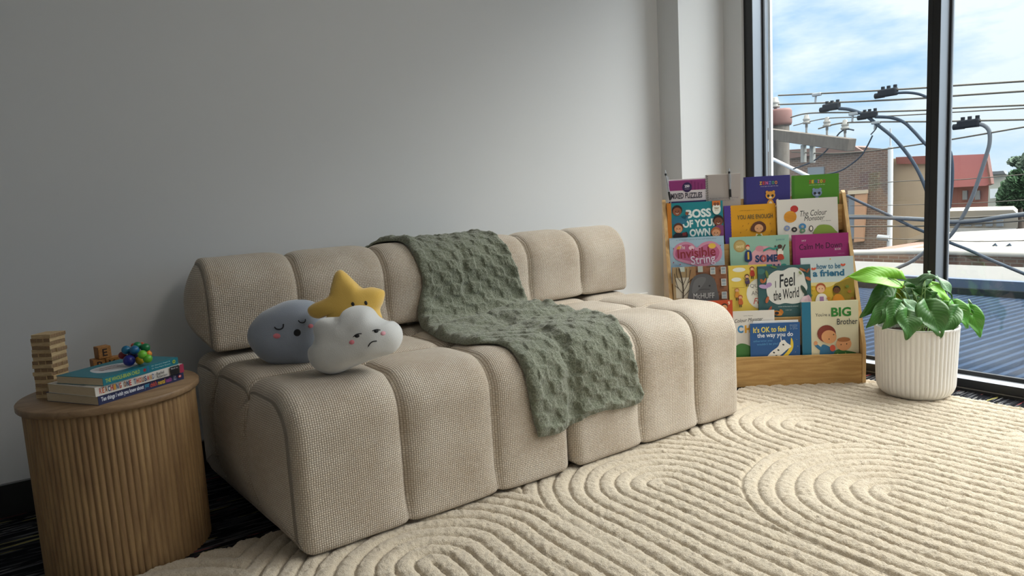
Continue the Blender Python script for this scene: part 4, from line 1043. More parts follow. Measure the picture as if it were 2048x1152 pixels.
# ---- bead toy
bt_z = TZ+.0533+.0225
bt = tag(empty('bead_toy', Pz(*Q(1320, 440), bt_z)), 'cluster of coloured wooden beads lying on the teal book', 'toy')
O_ = bt.location.copy(); D0 = (O_-CAM).dot(CF)
beads = [(1260,395,54,'20267c',-.02),(1230,292,42,'1b6a90',-.005),(1312,292,43,'1b628e',-.012),(1340,252,40,'167a4c',.012),(1418,270,43,'12703c',.01),(1390,337,42,'6ab432',-.02),(1440,377,42,'5caa2e',-.015),(1195,345,38,'7c2228',.012),(1365,395,42,'d9ac28',.005),(1445,330,34,'e08a28',.015),(1330,345,38,'241c50',.012),(1300,250,24,'a83c2c',.03),(1385,240,24,'b8482c',.03),(1290,330,40,'1a1c40',.005)]
for i, (x, y, r, h, dz) in enumerate(beads):
    p = Pd(*Q(x, y), D0+dz)-O_; R_ = r/4.876*D0/F
    if p.z < R_: p.z = R_ if i in (0, 8) else max(p.z, R_)
    MB().ball(p, R_, mat('bead_'+h, hexc(h), .3, spec=.5), 18).build('bead', bt)
mbx = MB()
for a, b in ((0,1),(1,2),(2,5),(5,6),(3,4),(7,0),(8,5),(9,6)):
    pass

# ================================================================== POTTED PLANT
PC = Vector((3.262, 1.512, .012)); PH = .338
pl = tag(empty('potted_plant', PC), 'heart-leaved green plant in a ribbed white pot by the window', 'potted plant')
POTM = mat('matt_white_ceramic', hexc('dcdad6'), .55)
def rib(a, z):
    k = 0 if z > PH-.012 else min(1, max(0, (z-.004)/.03))
    return 1+.036*(abs(math.cos(a*26))**.7-1)*k
prof = [(.001, .0), (.09, .0)]+[(.098+.066*math.sin(PI/2*k/12), .072-.072*math.cos(PI/2*k/12)) for k in range(1, 13)]+[(.1645+.0085*k/14, .08+(PH-.095)*k/14) for k in range(0, 15)]
prof += [(.1745, PH-.008), (.1745, PH-.001), (.172, PH), (.1665, PH-.002), (.163, PH-.03), (.16, .05), (.001, .04)]
MB().lathe(prof, POTM, n=600, rad=lambda a, z: rib(a, z)).build('pot', pl)
MB().lathe([(.001, PH-.045), (.165, PH-.045)], m_noisy('dark_potting_soil', '1c140e', '3a2a1e', 60), n=40).build('soil', pl)
LM = {k: m_leaf('leaf_'+k, *v) for k, v in dict(dark=('2c5620', '447632'), mid=('3f7a24', '589a32'), bright=('64a420', '7cb82e'), grey=('547c56', '7a9c76'), yellow=('8a9a1e', 'a8ac2c')).items()}
def leaf_mesh(L_, W_, fold, curl, wav):
    nu, nv = 14, 18; V = []; UV = []
    for j in range(nv+1):
        t = j/nv
        # heart half-width along the blade; starts with lobes behind the petiole
        wv = (math.sin(PI*min(1, t**.52))**.8)*(1-.12*t) if 0 < t < 1 else 0
        for i in range(nu+1):
            u = i/nu*2-1; x = u*wv*W_/2
            back = -.30*L_*abs(u)**1.2*(1-t)**2.5*1.6
            y = t*L_+back*(1 if t < .6 else 1)
            z = -fold*abs(x)*-1*1.0+curl*(-(t-.2)**2)*L_ + wav*math.sin(t*9+u*2)*abs(u)*.01
            V.append((x, y, z)); UV.append((i/nu, t))
    Fc = [(j*(nu+1)+i, j*(nu+1)+i+1, (j+1)*(nu+1)+i+1, (j+1)*(nu+1)+i) for j in range(nv) for i in range(nu)]
    return V, Fc, UV
def Z2(x, y): return (1680+x/3.491, 500+y/3.491)
DP = (PC-CAM).dot(CF)
def leaf(bx, by, tx, ty, wpx, m, dd=0.0, dt=0.0, lift=.5, roll=0.0, fold=.25, curl=.35, stem=True):
    b = Pd(*Z2(bx, by), DP+dd); t = Pd(*Z2(tx, ty), DP+dd+dt); Y_ = (t-b); L_ = Y_.length; Y_.normalize()
    lift *= .35; nrm = (-CF*(1-lift)+Vector((0,0,1))*lift).normalized(); X_ = Y_.cross(nrm).normalized(); nrm = X_.cross(Y_)
    if roll: R_ = Matrix.Rotation(roll, 3, Y_); X_ = R_ @ X_; nrm = R_ @ nrm
    V, Fc, UV = leaf_mesh(L_, 1.18*wpx/3.491*(DP+dd)/F, fold, curl, 1)
    vs = [b+X_*v[0]+Y_*v[1]+nrm*v[2]-PC for v in V]
    o = link_mesh('leaf', vs, Fc, LM[m], pl, uvs=UV)
    sol = o.modifiers.new('thickness', 'SOLIDIFY'); sol.thickness = .0012
    if stem:
        root = Vector((PC.x+random.uniform(-.05, .05), PC.y+random.uniform(-.05, .05), PC.z+PH-.046)); mid = (root+b)/2+Vector((0, 0, .03))+(b-PC)*.1
        pts = [p-PC for p in spline([root, mid, b], 8)]
        MB().tube(pts, .0022, mat('leaf_stalk', hexc('5a7a34'), .5), 6).build('stem', pl)
LF = [(335,195,78,160,150,'bright',-.05,0,.45,.3),(600,205,468,222,80,'grey',0,0,.3,-.6),(590,212,650,152,70,'grey',0,.02,.3,.7),
 (310,290,168,468,120,'dark',-.02,-.02,.4,0),(352,300,262,312,95,'mid',.02,0,.4,0),(372,262,478,372,100,'yellow',.06,0,.3,.2),(480,262,393,236,80,'dark',.05,0,.5,0),
 (715,345,640,196,110,'bright',.05,0,.2,.4),(715,232,822,352,75,'grey',.0,-.02,.5,-.6),(480,305,585,335,75,'grey',.02,0,.6,0),(640,290,545,250,60,'mid',.07,0,.5,0),
 (478,378,566,452,80,'grey',-.08,-.02,.4,-.5),(628,425,727,604,185,'dark',-.195,-.04,.35,.1),(470,472,488,620,150,'dark',-.19,-.03,.2,0),(395,415,325,545,125,'dark',-.165,-.03,.4,0),
 (350,412,290,512,90,'dark',-.05,-.02,.4,0),(320,395,203,534,105,'dark',-.05,-.02,.3,.2),(792,455,722,604,100,'dark',-.18,-.03,.3,.3),(815,405,912,540,110,'mid',-.02,-.03,.4,0),
 (930,450,842,345,60,'grey',0,.02,.3,.9),(940,455,890,342,50,'grey',.01,.02,.3,-.8),(925,448,992,606,100,'mid',-.02,-.03,.3,.3),(740,395,802,445,75,'mid',.02,0,.5,0),
 (562,320,672,392,100,'dark',0,0,.5,.2),(640,350,560,460,110,'dark',.0,0,.3,0),(520,420,600,520,120,'dark',.02,0,.3,0),(700,410,790,520,110,'dark',.05,0,.3,0),
 (440,400,380,500,110,'dark',.03,0,.3,0),(300,420,230,520,90,'dark',.04,0,.3,0),(560,300,520,400,110,'dark',.08,0,.3,0),(680,330,720,440,100,'dark',.08,0,.3,0),
 (830,470,880,500,60,'dark',.06,0,.3,0),(420,330,460,430,90,'dark',.09,0,.3,0),(350,350,300,400,70,'dark',.08,0,.4,0)]
for L_ in LF: leaf(*L_[:7], dt=L_[7], lift=L_[8], roll=L_[9])

# ================================================================== OUTSIDE
BRICKA = m_brick('brown_brick', '6a5046', '594640', '7d756e', .55); BRICKB = m_brick('red_brick', '7d5a4e', '6c4d44', '8a8178', .6)
WIRE = mat('overhead_wire_grey', hexc('625e57'), .8, spec=.12); CABLE = mat('black_service_cable', hexc('37424f'), .8, spec=.12)
XP = 7.2     # plane of the wires
def Z3(x, y): return (1480+x/2.81, 150+y/2.81)
def wire(name, pts, r, label, m=WIRE, X=XP, grp='overhead wires outside the window', sm=True, cat='wire', xs_=None):
    P_ = [Px(*Z3(*p), (xs_[i] if xs_ else X)) for i, p in enumerate(pts)]
    P_ = spline(P_, 8) if sm and len(P_) > 2 else P_
    c = P_[0]; o = MB().tube([p-c for p in P_], r*.82, m, 8).build(name); o.location = c
    tag(o, label, cat, grp); return o
# pole
pt = Px(1561, 248, 7.6); pb = Px(1561, 348, 7.6)
pole = tag(empty('utility_pole', (pt.x, pt.y, -4.2)), 'weathered timber utility pole with a crossarm at the left of the window', 'utility pole')
PW = m_noisy('weathered_pole_timber', '4b4642', '7a756f', 7, .9, (5, 5, 1.5))
MB().tube([(0,0,0), (0,0,pt.z+4.2)], .105, PW, 16).build('post', pole)
MB().lathe([(.001,0),(.125,0),(.135,.03),(.135,.17),(.12,.2),(.001,.205)], mat('rusty_cap', hexc('6a4a46'), .8), (0,0,pt.z+4.2-.02), 20).build('cap', pole)
ins_m = mat('porcelain_insulator', hexc('8f8f8b'), .35); 
def insulator(par, base, s=1.0):
    o = MB().lathe([(.001,0),(.018,0),(.018,.05),(.05,.05),(.058,.07),(.04,.085),(.045,.10),(.052,.115),(.036,.13),(.03,.17),(.02,.18),(.001,.18)], ins_m, n=16).build('insulator', par)
    o.location = base; o.scale = (s, s, s)
a = Px(1545, 268, 7.35); b = Px(1704, 289, 7.0); dv = (b-a); ln = dv.length; dn = dv.normalized()
xa = Vector((0,0,1)).cross(dn).normalized(); zz = dn.cross(xa)
Mx = Matrix.Translation(a-pole.location) @ Matrix((dn, xa, zz)).transposed().to_4x4()
MB().box((-.3, -.05, -.07), (ln, .05, .06), PW, M=Mx, bev=.006).build('crossarm', pole)
for px_, py_ in ((1613, 262), (1654, 268), (1690, 274)):
    p = Px(px_, py_, 7.2)-pole.location; 
    MB().tube([p+Vector((0,0,-.02)), p+Vector((0,0,.07))], .012, mat('galvanised_pin', hexc('8a8a88'), .5, .6), 8).build('pin', pole); insulator(pole, p+Vector((0,0,.04)), .8)
p = Px(1551, 224, 7.55)-pole.location; insulator(pole, p-Vector((0, 0, .0)), 1.0)
p1 = Px(1545, 318, 7.3)-pole.location; p2 = Px(1603, 346, 7.25)-pole.location
MB().tube([p1, p2, p2+(p2-p1)*.5], .022, mat('galvanised_strut', hexc('c4c8cc'), .5), 8).build('brace', pole)
for q in (1607, 1625):
    p = Px(q, 290, 7.2)-pole.location; MB().box((-.03, -.02, -.2), (.03, .02, 0), mat('bracket_white', hexc('858784'), .6), M=Matrix.Translation(p), bev=.004).build('fuse_holder', pole)
# straight conductors
wire('power_line', [(215,115),(640,95),(1040,72),(1200,60),(1640,32)], .011, 'uppermost overhead wire across the sky outside the window')
wire('power_line', [(215,166),(640,150),(1040,130),(1190,118),(1640,88)], .011, 'second highest overhead wire, just below the uppermost one')
wire('power_line', [(285,238),(390,215),(640,210),(1040,198),(1190,187),(1640,168)], .010, 'overhead wire starting at the first insulator of the crossarm')
wire('power_line', [(300,285),(480,245),(740,235),(1040,220),(1190,210),(1640,185)], .007, 'thin overhead wire starting at the second insulator of the crossarm')
wire('power_line', [(440,302),(560,272),(740,264),(1040,262),(1190,260),(1640,250)], .010, 'overhead wire starting at the third insulator of the crossarm')
wire('power_line', [(290,432),(500,442),(700,430),(880,408),(1040,385),(1190,362),(1640,285)], .009, 'overhead wire sloping up to the right below the crossarm')
# heavy cables
wire('service_cable', [(555,188),(620,195),(700,225),(780,285),(860,350),(930,430),(985,510),(1033,610),(1070,720),(1100,860)], .022, 'thick black cable curving down behind the dark mullion, hung from the left clamp', CABLE, grp='thick service cables outside')
wire('service_cable', [(760,235),(850,240),(920,265),(980,320),(1040,385),(1110,440),(1170,420),(1190,480),(1192,600),(1176,750)], .020, 'thick black cable from the middle clamp, dropping behind the mullion', CABLE, grp='thick service cables outside')
wire('service_cable', [(870,102),(940,99),(1000,106),(1045,122),(1110,150)], .016, 'short black cable from the top clamp towards the mullion', CABLE, grp='thick service cables outside')
wire('service_cable', [(1325,275),(1370,283),(1400,315),(1403,380),(1385,450),(1340,590),(1290,720),(1220,850),(1170,915),(1110,960),(1030,1000),(960,1050),(850,1100),(780,1130)], .022, 'thick grey cable looping down from the right clamp across both panes', mat('grey_service_cable', hexc('62686f'), .8, spec=.12), grp='thick service cables outside')
wire('service_cable', [(600,678),(720,735),(840,790),(940,840),(1028,878),(1170,938),(1290,985),(1400,1035),(1640,1135)], .019, 'black cable sloping down to the right across both panes', CABLE, grp='thick service cables outside')
wire('cable_bundle', [(560,800),(760,800),(1030,812),(1170,825),(1330,818),(1450,800),(1640,778)], .026, 'thick twisted bundle of cables across the panes at book level', mat('grey_service_cable'), grp='thick service cables outside')
wire('power_line', [(560,790),(760,790),(1030,805),(1170,805),(1400,795),(1640,775)], .010, 'thin wire running along the top of the cable bundle')
wire('power_line', [(560,852),(800,850),(1030,848),(1300,838),(1640,815)], .010, 'thin wire just below the cable bundle')
wire('power_line', [(620,640),(860,600),(1190,590),(1400,575),(1640,555)], .005, 'faint wire crossing the red roofed building')
wire('power_line', [(620,735),(1030,728),(1300,720),(1640,700)], .004, 'faint wire crossing below the red roof')
wire('power_line', [(620,915),(1030,925),(1300,935),(1640,930)], .005, 'faint wire crossing above the corrugated roof')
wire('jumper_cable', [(300,528),(400,490),(470,440),(520,380),(560,325),(600,305),(640,310)], .010, 'thin black jumper cable looping down below the crossarm', CABLE, grp='jumper cables by the pole')
wire('jumper_cable', [(745,340),(715,400),(680,455),(620,505),(560,540),(480,560)], .010, 'thin black jumper cable hanging from the wires right of the crossarm', CABLE, grp='jumper cables by the pole')
wire('jumper_cable', [(735,335),(765,300),(768,270)], .008, 'short jumper tail hooked under the lowest clamp', CABLE, grp='jumper cables by the pole')
def clamp(x, y, s, label, m=None, small=False):
    c = Px(*Z3(x, y), XP); t = tag(empty('cable_clamp', c), label, 'cable clamp', 'clamps on the overhead wires')
    m = m or mat('black_clamp', hexc('23282f'), .8, spec=.1); s *= .72
    if small:
        MB().box((-.02, -.09*s, -.03*s), (.02, .09*s, .03*s), m, bev=.008).build('body', t); MB().tube([(0, .02*s, 0), (0, .03*s, -.14*s)], .02*s, m, 8).build('hook', t); return
    MB().box((-.05*s, -.12*s, -.06*s), (.05*s, .14*s, .045*s), m, bev=.015).build('body', t)
    MB().tube([(0, .06*s, -.03*s), (0, .19*s, -.03*s)], .04*s, m, 10).build('jaw', t)
    for q in (-.09, .0, .08): MB().tube([(0, q*s, .03*s), (0, q*s, .085*s)], .026*s, m, 8).build('bolt', t)
clamp(835, 95, 1.0, 'black wire clamp on the uppermost wire'); clamp(517, 176, 1.0, 'black wire clamp left, where the thick curved cable starts')
clamp(728, 222, .9, 'black wire clamp in the middle, on the third wire'); clamp(1290, 270, 1.0, 'black wire clamp in the right-hand pane')
gm = mat('grey_spacer', hexc('8f959b'), .6)
clamp(432, 110, .8, 'grey wire spacer on the uppermost wire, nearest the pole', gm, True); clamp(640, 218, .8, 'grey wire spacer above the crossarm end', gm, True); clamp(765, 268, .7, 'grey wire spacer holding the short jumper tail', gm, True)

def facade(name, X, pts, m, label, cat, thick=6, grp=None):
    P_ = [Px(*Z3(*p), X) for p in pts]; t = tag(empty(name, (X, P_[0].y, -4.5)), label, cat, grp); off = t.location
    rp = min(P_, key=lambda p: p.y/p.x); dd = Vector((rp.x, rp.y, 0)).normalized()*thick
    quad_uv('wall', [p-off for p in P_], m, t, dd); return t, off
def panel(t, off, nm, X, pts, m, thick=.1):
    return quad_uv(nm, [Px(*Z3(*p), X)-off for p in pts], m, t, (thick, 0, 0))
# brown brick building
bx = 17
t, off = facade('brick_building', bx, [(150,432),(400,412),(480,410),(640,402),(850,418),(862,418),(850,1180),(150,1180)], BRICKA, 'brown brick building with a white downpipe behind the book stand', 'building')
panel(t, off, 'roof', bx-.1, [(275,420),(560,402),(640,398),(690,428),(500,440),(270,470)], mat('brown_tiles', hexc('6b5650'), .9), .6)
panel(t, off, 'window', bx-.06, [(380,520),(470,516),(470,570),(380,576)], mat('far_window_dark', hexc('6c7680'), .3), .05)
panel(t, off, 'window', bx-.06, [(610,690),(665,688),(665,920),(610,925)], mat('far_window_dark'), .05)
panel(t, off, 'brick_pier', bx-.1, [(645,660),(710,660),(690,935),(640,940)], mat('orange_brick_trim', hexc('b0886c'), .9), .08)
panel(t, off, 'lintel', bx-.12, [(605,650),(710,645),(710,665),(605,672)], mat('sandstone', hexc('b8aa94'), .9), .1)
wp = mat('white_downpipe', hexc('b9bdc0'), .5)
MB().tube([Px(*Z3(*p), bx-.25)-off for p in ((846,300),(846,400))], .02, mat('grey_mast', hexc('a8acb0'), .6), 6).build('mast', t)
MB().tube([Px(*Z3(*p), bx-.25)-off for p in ((846,405),(845,700),(840,960),(835,1075))], .06, wp, 8).build('downpipe', t)
MB().tube([Px(*Z3(*p), bx-.28)-off for p in ((838,1018),(790,1012),(752,1012),(748,1030))], .06, wp, 8).build('downpipe_branch', t)
MB().tube([Px(*Z3(*p), bx-.3)-off for p in ((775,912),(840,918))], .07, mat('grey_fitting', hexc('9a9fa3'), .6), 8).build('street_light_head', t)
# beige rendered building
t, off = facade('rendered_building', 19, [(862,470),(1060,455),(1060,1180),(850,1180)], m_noisy('stained_render', 'b9aa90', 'a89a88', 1.2), 'beige rendered building left of the mullion', 'building')
panel(t, off, 'roof', 18.9, [(875,462),(1090,452),(1090,500),(880,500)], mat('far_red_roof', hexc('7c4c46'), .9), .5)
panel(t, off, 'parapet', 18.85, [(940,920),(1060,880),(1060,910),(940,950)], mat('sandstone'), .3)
# red roofed house
t, off = facade('red_roofed_house', 24, [(1090,610),(1200,610),(1392,590),(1400,600),(1392,750),(1090,760)], m_noisy('salmon_wall', '8a6460', '7d5a56', .8), 'house with a red metal roof and salmon walls', 'house', 5)
panel(t, off, 'roof', 23.7, [(1090,455),(1190,452),(1378,444),(1405,610),(1385,622),(1190,632),(1090,636)], m_noisy('red_metal_roof', 'a06a6c', '925f61', .6, .6), .3)
panel(t, off, 'gable_trim', 23.6, [(1374,440),(1384,440),(1413,612),(1400,618)], mat('dark_barge_board', hexc('6a4a44'), .8), .2)
for x in (1250, 1320): panel(t, off, 'window', 23.9, [(x,650),(x+26,649),(x+26,700),(x,702)], mat('far_window_dark'), .05)
# grey houses
t, off = facade('grey_house', 34, [(1380,560),(1400,542),(1490,540),(1500,560),(1500,760),(1380,760)], mat('pale_grey_render', hexc('aeb0a6'), .9), 'pale grey gabled house between the red roof and the trees', 'house', 4)
panel(t, off, 'roof', 33.8, [(1395,545),(1480,538),(1492,556),(1400,560)], mat('grey_roof', hexc('6c7074'), .9), .3)
panel(t, off, 'window', 33.8, [(1405,640),(1450,638),(1450,690),(1405,694)], mat('bright_window', hexc('d6dde2'), .5), .05)
t, off = facade('grey_house', 38, [(1488,590),(1520,560),(1640,560),(1640,760),(1488,760)], mat('blue_grey_render', hexc('7c848c'), .9), 'darker grey house partly hidden by the trees', 'house', 4)
# car
cp = Px(*Z3(1503, 742), 80); car = tag(empty('car', (cp.x, cp.y, cp.z-.3)), 'small blue car parked far below the trees', 'car')
CB = mat('car_blue', hexc('5a7090'), .3)
MB().box((-.8, -1.1, .2), (.8, 1.1, .75), CB, bev=.12).build('body', car); MB().box((-.7, -.7, .7), (.7, .6, 1.15), mat('car_glass', hexc('8a98a6'), .2), bev=.15).build('cabin', car)
for sy_ in (-.7, .7): MB().tube([(-.82, sy_, .25), (-.6, sy_, .25)], .25, BLACKM, 12).build('wheel', car)
# trees
def tree(cx, cy, rxpx, rypx, X, n, c1, c2, label, bz):
    c = Px(*Z3(cx, cy), X); k = (c-CAM).dot(CF)/F/2.81; rx, rz_ = rxpx*k, rypx*k
    t = tag(empty('tree', (c.x, c.y, bz)), label, 'tree', 'trees beyond the roofs')
    MB().tube([(0,0,0), (.05,0,(c.z-bz)*.6), (0,.1,c.z-bz)], [.2, .15, .08], mat('bark', hexc('4a4038'), .9), 8).build('trunk', t)
    V = []; Fc = []; mi = []
    cl = [(random.uniform(-.65, .65), random.uniform(-.7, .7), random.uniform(-.6, .75)) for _ in range(16)]
    for i in range(n):
        q = random.choice(cl); v = Vector((random.gauss(0, 1), random.gauss(0, 1), random.gauss(0, 1))).normalized()*random.uniform(.75, 1)*.42
        p = Vector(((q[0]+v.x)*rx, (q[1]+v.y)*rx, (q[2]+v.z)*rz_+c.z-bz)); s_ = random.uniform(.10, .22)
        a_ = Vector((random.gauss(0,1), random.gauss(0,1), random.gauss(0,1))).normalized(); b_ = a_.orthogonal().normalized()
        j = len(V); V += [p+a_*s_, p+b_*s_, p-a_*s_, p-b_*s_]; Fc.append((j, j+1, j+2, j+3)); mi.append(random.randint(0, 1))
    link_mesh('crown', V, Fc, [mat('tree_'+c1, hexc(c1), .8), mat('tree_'+c2, hexc(c2), .8)], t, mi)
tree(1612, 480, 90, 45, 44, 5000, '46584a', '566a58', 'pale green tree far behind, its crown above the dark tree', -4.5)
tree(1585, 665, 95, 105, 31, 8000, '1f3f22', '2a4f2c', 'dark green bushy tree at the right edge of the window', -4.5)
# flat and corrugated roofs below
def roof_plane(name, poly, zth, m, label, cat='roof', grp=None):
    P_ = [Vector(p) for p in poly]; c = P_[0].copy(); o = quad_uv(name, [p-c for p in P_], m, None, (0, 0, -zth)); o.location = c; tag(o, label, cat, grp); return o
t, off = facade('flat_roof_building', 21, [(850,1180),(1190,765),(1540,758),(1560,800),(1540,830),(1200,830)], m_noisy('pale_flat_roof', '6d6b65', '5f5d58', .8), 'low building with a pale flat roof below the red house', 'building', 3) if False else (None, None)
t, off = facade('flat_roof_building', 20, [(1060,768),(1535,758),(1560,780),(1560,860),(1060,860)], m_noisy('pale_fascia', '8f8b82', '7d7a73', .8), 'low pale building with windows under the red roofed house', 'building', 3)
for x in range(1200, 1500, 60): panel(t, off, 'window', 19.9, [(x,815),(x+36,814),(x+36,850),(x,852)], mat('far_window_dark'), .05)
CORR = mat('corrugated_pale_iron', hexc('a9a69f'), .6); ct = NT(CORR); uvn = ct.add('ShaderNodeTexCoord').outputs['Object']; sx_ = ct.add('ShaderNodeSeparateXYZ'); ct.link(uvn, sx_.inputs[0])
wv_ = ct.math('SINE', ct.math('MULTIPLY', sx_.outputs[1], 22)); ct.base(ct.mix(ct.math('GREATER_THAN', wv_, .6), hexc('7c7a74'), hexc('5f5d59')))
pA = [Px(*Z3(1060, 890), 15), Px(*Z3(1640, 860), 15), Px(*Z3(1700, 1005), 11.5), Px(*Z3(1060, 985), 11.5)]
zt_ = pA[0].z
rt = tag(empty('corrugated_roof_building', (11.5, pA[2].y, -4.5)), 'building with a pale corrugated roof above a brick wall', 'building'); ro = rt.location
quad_uv('roof', [p-ro for p in pA], CORR, rt, (0, 0, -.06))
quad_uv('wall', [Px(*Z3(*p), 11.6)-ro for p in ((600,1000),(1060,985),(1700,1005),(1700,1300),(600,1300))], BRICKB, rt, (2.5, 0, 0))
MB().tube([Px(*Z3(*p), 11.45)-ro for p in ((600,1000),(1060,990),(1700,1010))], .05, mat('gutter', hexc('b8b5ae'), .6), 8).build('gutter', rt)
for q in (1440, 1520):
    MB().tube([Px(*Z3(*p), 12.5)-ro for p in ((q-20,1000),(q-28,970),(q-5,950),(q+10,975))], .02, CABLE, 6).build('hook', rt)
# ledge and own lower roof just outside the window
LEDGE = m_noisy('pale_concrete_ledge', '6e6e6c', '626363', 2)
z_l = -.42
def onz_pts(z, *pts): return [Pz(*Z3(*p), z) for p in pts]
P_ = [Vector((9.2, -2, -1.9)), Vector((9.2, 9, -1.9)), Vector((9.9, 9, -1.9)), Vector((9.9, -2, -1.9))]
zU = Px(1950, 557, 8.1).z; zR = Px(1950, 590, 8.0).z; zN = Px(1950, 800, 3.8).z+.02
xL = ray(1950, 531).x*((zU-1)/ray(1950, 531).z)
ldg = tag(empty('parapet_ledge', (8.1, 3, zU)), 'pale concrete parapet between the brick wall and the blue metal roof', 'parapet')
quad_uv('coping', [Vector(p)-ldg.location for p in ((8.1,-4,zU),(8.1,14,zU),(xL,14,zU),(xL,-4,zU))], LEDGE, ldg, (0,0,-.12))
BLUER = mat('blue_grey_metal_roof', hexc('56677f'), .9, spec=.03); bt_ = NT(BLUER); oc = bt_.coord('Object'); so = bt_.add('ShaderNodeSeparateXYZ'); bt_.link(oc, so.inputs[0])
wv = bt_.math('SINE', bt_.math('MULTIPLY', so.outputs[1], 95)); bt_.base(bt_.mix(bt_.math('GREATER_THAN', wv, .4), hexc('1e2836'), hexc('2d3a4d'))); bt_.bump(wv, .25, .01)
lr = tag(empty('metal_awning_roof', (3.8, 3, zN)), 'blue-grey ribbed metal roof directly below the window', 'roof')
quad_uv('ribbed_sheet', [Vector(p)-lr.location for p in ((3.8,-4,zN),(3.8,12,zN),(8.0,12,zR),(8.0,-4,zR))], BLUER, lr, (0,0,-.06))
quad_uv('upstand', [Vector(p)-lr.location for p in ((8.0,-4,zR-.1),(8.0,12,zR-.1),(8.0,12,zU),(8.0,-4,zU))], mat('blue_fascia', hexc('45546c'), .8), lr, (.1,0,0))
quad_uv('flashing', [Vector(p)-lr.location for p in ((7.95,-4,zR),(7.95,12,zR),(7.95,12,zR+.07),(7.95,-4,zR+.07))], mat('dark_flashing', hexc('141a22'), .5), lr, (.05,0,0))
# street far below
gd = tag(MB().box((4, -60, -4.7), (160, 160, -4.5), m_noisy('street_asphalt', '333537', '3e3e3c', .2)).build('ground_outside'), kind='structure')

# ================================================================== SKY, LIGHT
SKYK, UPK, GLK = 1.3, .8, 18.0
w = bpy.data.worlds.new('sky'); scene.world = w; w.use_nodes = True; nt = w.node_tree; nt.nodes.clear()
class WN(NT):
    def __init__(s, t): s.t = t; s.n = t.nodes; s.b = None
W_ = WN(nt); out = W_.add('ShaderNodeOutputWorld'); bg = W_.add('ShaderNodeBackground')
tc = W_.add('ShaderNodeTexCoord').outputs['Generated']; sp3 = W_.add('ShaderNodeSeparateXYZ'); W_.link(tc, sp3.inputs[0])
el = sp3.outputs[2]
mp = W_.add('ShaderNodeMapping'); W_.link(tc, mp.inputs[0]); mp.inputs['Scale'].default_value = (2.2, 2.2, 7.0); mp.inputs['Location'].default_value = (.3, .9, .2)
cl = W_.noise(mp.outputs[0], 1.35, 6, .58)
blue = W_.ramp(el, [(0.0, hexc('b4d4ee')), (.18, hexc('9cc8ee')), (.6, hexc('6fa6de'))])
cm = W_.ramp(cl, [(.36, (0,0,0)), (.54, (1,1,1))])
lowc = W_.ramp(el, [(.0, hexc('d6e4ee')), (.2, hexc('eaf3fa'))])
skyc = W_.mix(cm, blue, lowc)
W_.link(skyc, bg.inputs[0])
# unseen sky above the view, made brighter to light the room, most along sd
dot = W_.add('ShaderNodeVectorMath', operation='DOT_PRODUCT'); W_.link(tc, dot.inputs[0]); sd = Vector((.60, -.52, .60)).normalized(); dot.inputs[1].default_value = sd
g = W_.math('POWER', W_.math('MAXIMUM', dot.outputs['Value'], 0), 2)
mr = W_.add('ShaderNodeMapRange', interpolation_type='SMOOTHSTEP'); W_.link(el, mr.inputs[0]); mr.inputs[1].default_value = .42; mr.inputs[2].default_value = .52
up = W_.math('MULTIPLY', mr.outputs[0], W_.math('ADD', UPK, W_.math('MULTIPLY', g, GLK)))
stg = W_.math('ADD', SKYK, up)
skyc2 = W_.mix(mr.outputs[0], skyc, (1.0, .98, .94))
W_.link(skyc2, bg.inputs[0])
W_.link(stg, bg.inputs[1]); W_.link(bg.outputs[0], out.inputs[0])
try: w.cycles.sampling_method = 'MANUAL'; w.cycles.sample_map_resolution = 512
except Exception: pass
pd = bpy.data.lights.new('window_portal', 'AREA'); pd.shape = 'RECTANGLE'; pd.size = 4.7; pd.size_y = 2.7
pd.cycles.is_portal = True
po = bpy.data.objects.new('window_portal', pd); col.objects.link(po); po.location = (XG+.08, .2, 1.54)
po.rotation_euler = (0, PI/2, 0); pd.size, pd.size_y = 3.0, 4.85

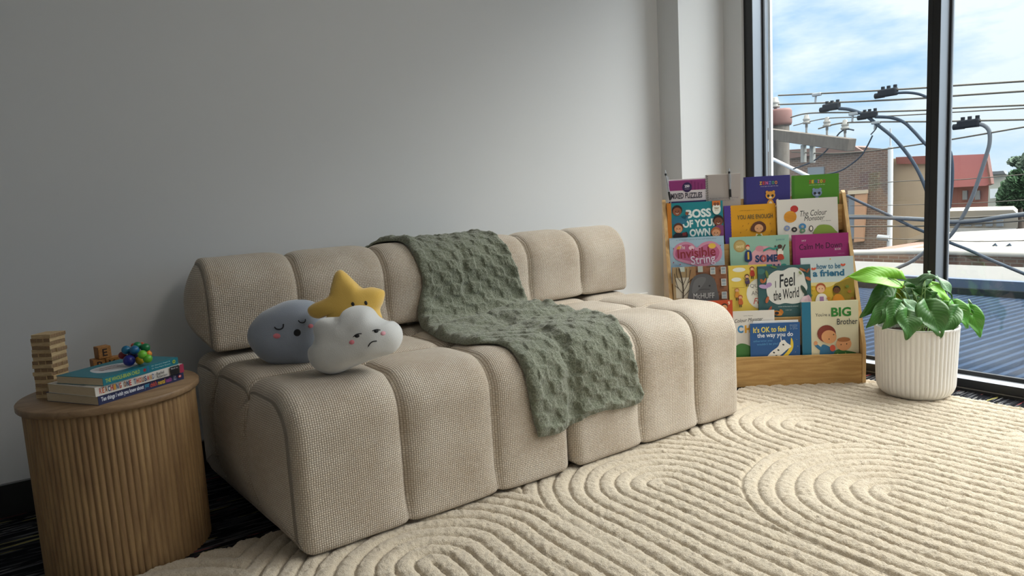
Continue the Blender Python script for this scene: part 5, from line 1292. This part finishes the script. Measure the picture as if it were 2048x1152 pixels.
LPW = 10  # power of the overhead panels, added out of view to brighten the room
for i_, (lx, ly) in enumerate(((2.1, .1), (2.1, -1.5))):
    t = tag(empty('ceiling_light', (lx, ly, CEIL-.03)), ['flat white ceiling light panel, the one nearer the sofa', 'flat white ceiling light panel further from the sofa'][i_], 'ceiling light', 'ceiling light panels')
    MB().box((-.32, -.62, 0), (.32, .62, .03), WHITEPL).build('frame', t)
    dm = mat('lit_diffuser', (1, 1, 1), .5); dm.node_tree.nodes['Principled BSDF'].inputs['Emission Color'].default_value = (1, .93, .82, 1); dm.node_tree.nodes['Principled BSDF'].inputs['Emission Strength'].default_value = 2
    MB().box((-.3, -.6, -.004), (.3, .6, 0), dm).build('diffuser', t)
    al = bpy.data.lights.new('panel_lamp', 'AREA'); al.shape = 'RECTANGLE'; al.size = .58; al.size_y = 1.18; al.energy = LPW; al.color = (1, .93, .83)
    ao = bpy.data.objects.new('panel_lamp', al); col.objects.link(ao); ao.location = (0, 0, -.008); ao.parent = t
cam = bpy.data.cameras.new('camera'); co = bpy.data.objects.new('camera', cam); col.objects.link(co)
cam.sensor_width = 36; cam.lens = 36*F/2048; cam.clip_start = .01; cam.clip_end = 500
Rm = Matrix((CR, CU, -CF)).transposed(); co.matrix_world = Matrix.Translation(CAM) @ Rm.to_4x4(); scene.camera = co

vs_ = scene.view_settings; scene.display_settings.display_device = 'sRGB'
vs_.view_transform = 'Standard'; vs_.look = 'None'; vs_.gamma = 1; vs_.use_curve_mapping = False; vs_.exposure = 0.0
scene.cycles.max_bounces = 10; scene.cycles.diffuse_bounces = 6; scene.cycles.transparent_max_bounces = 16

# ------------------------------------------------------------------ to metres
SM = Matrix.Scale(SC, 4); done = set()
bpy.context.view_layer.update()
for o in list(scene.objects):
    if o.type == 'MESH' and o.data.name not in done: o.data.transform(SM); done.add(o.data.name)
    for md in o.modifiers:
        if md.type == 'SOLIDIFY': md.thickness *= SC
    if o.parent is None: o.location = o.location*SC
    else:
        mpi = o.matrix_parent_inverse.copy(); mpi.translation = mpi.translation*SC; o.matrix_parent_inverse = mpi; o.location = o.location*SC
pd.size *= SC; pd.size_y *= SC
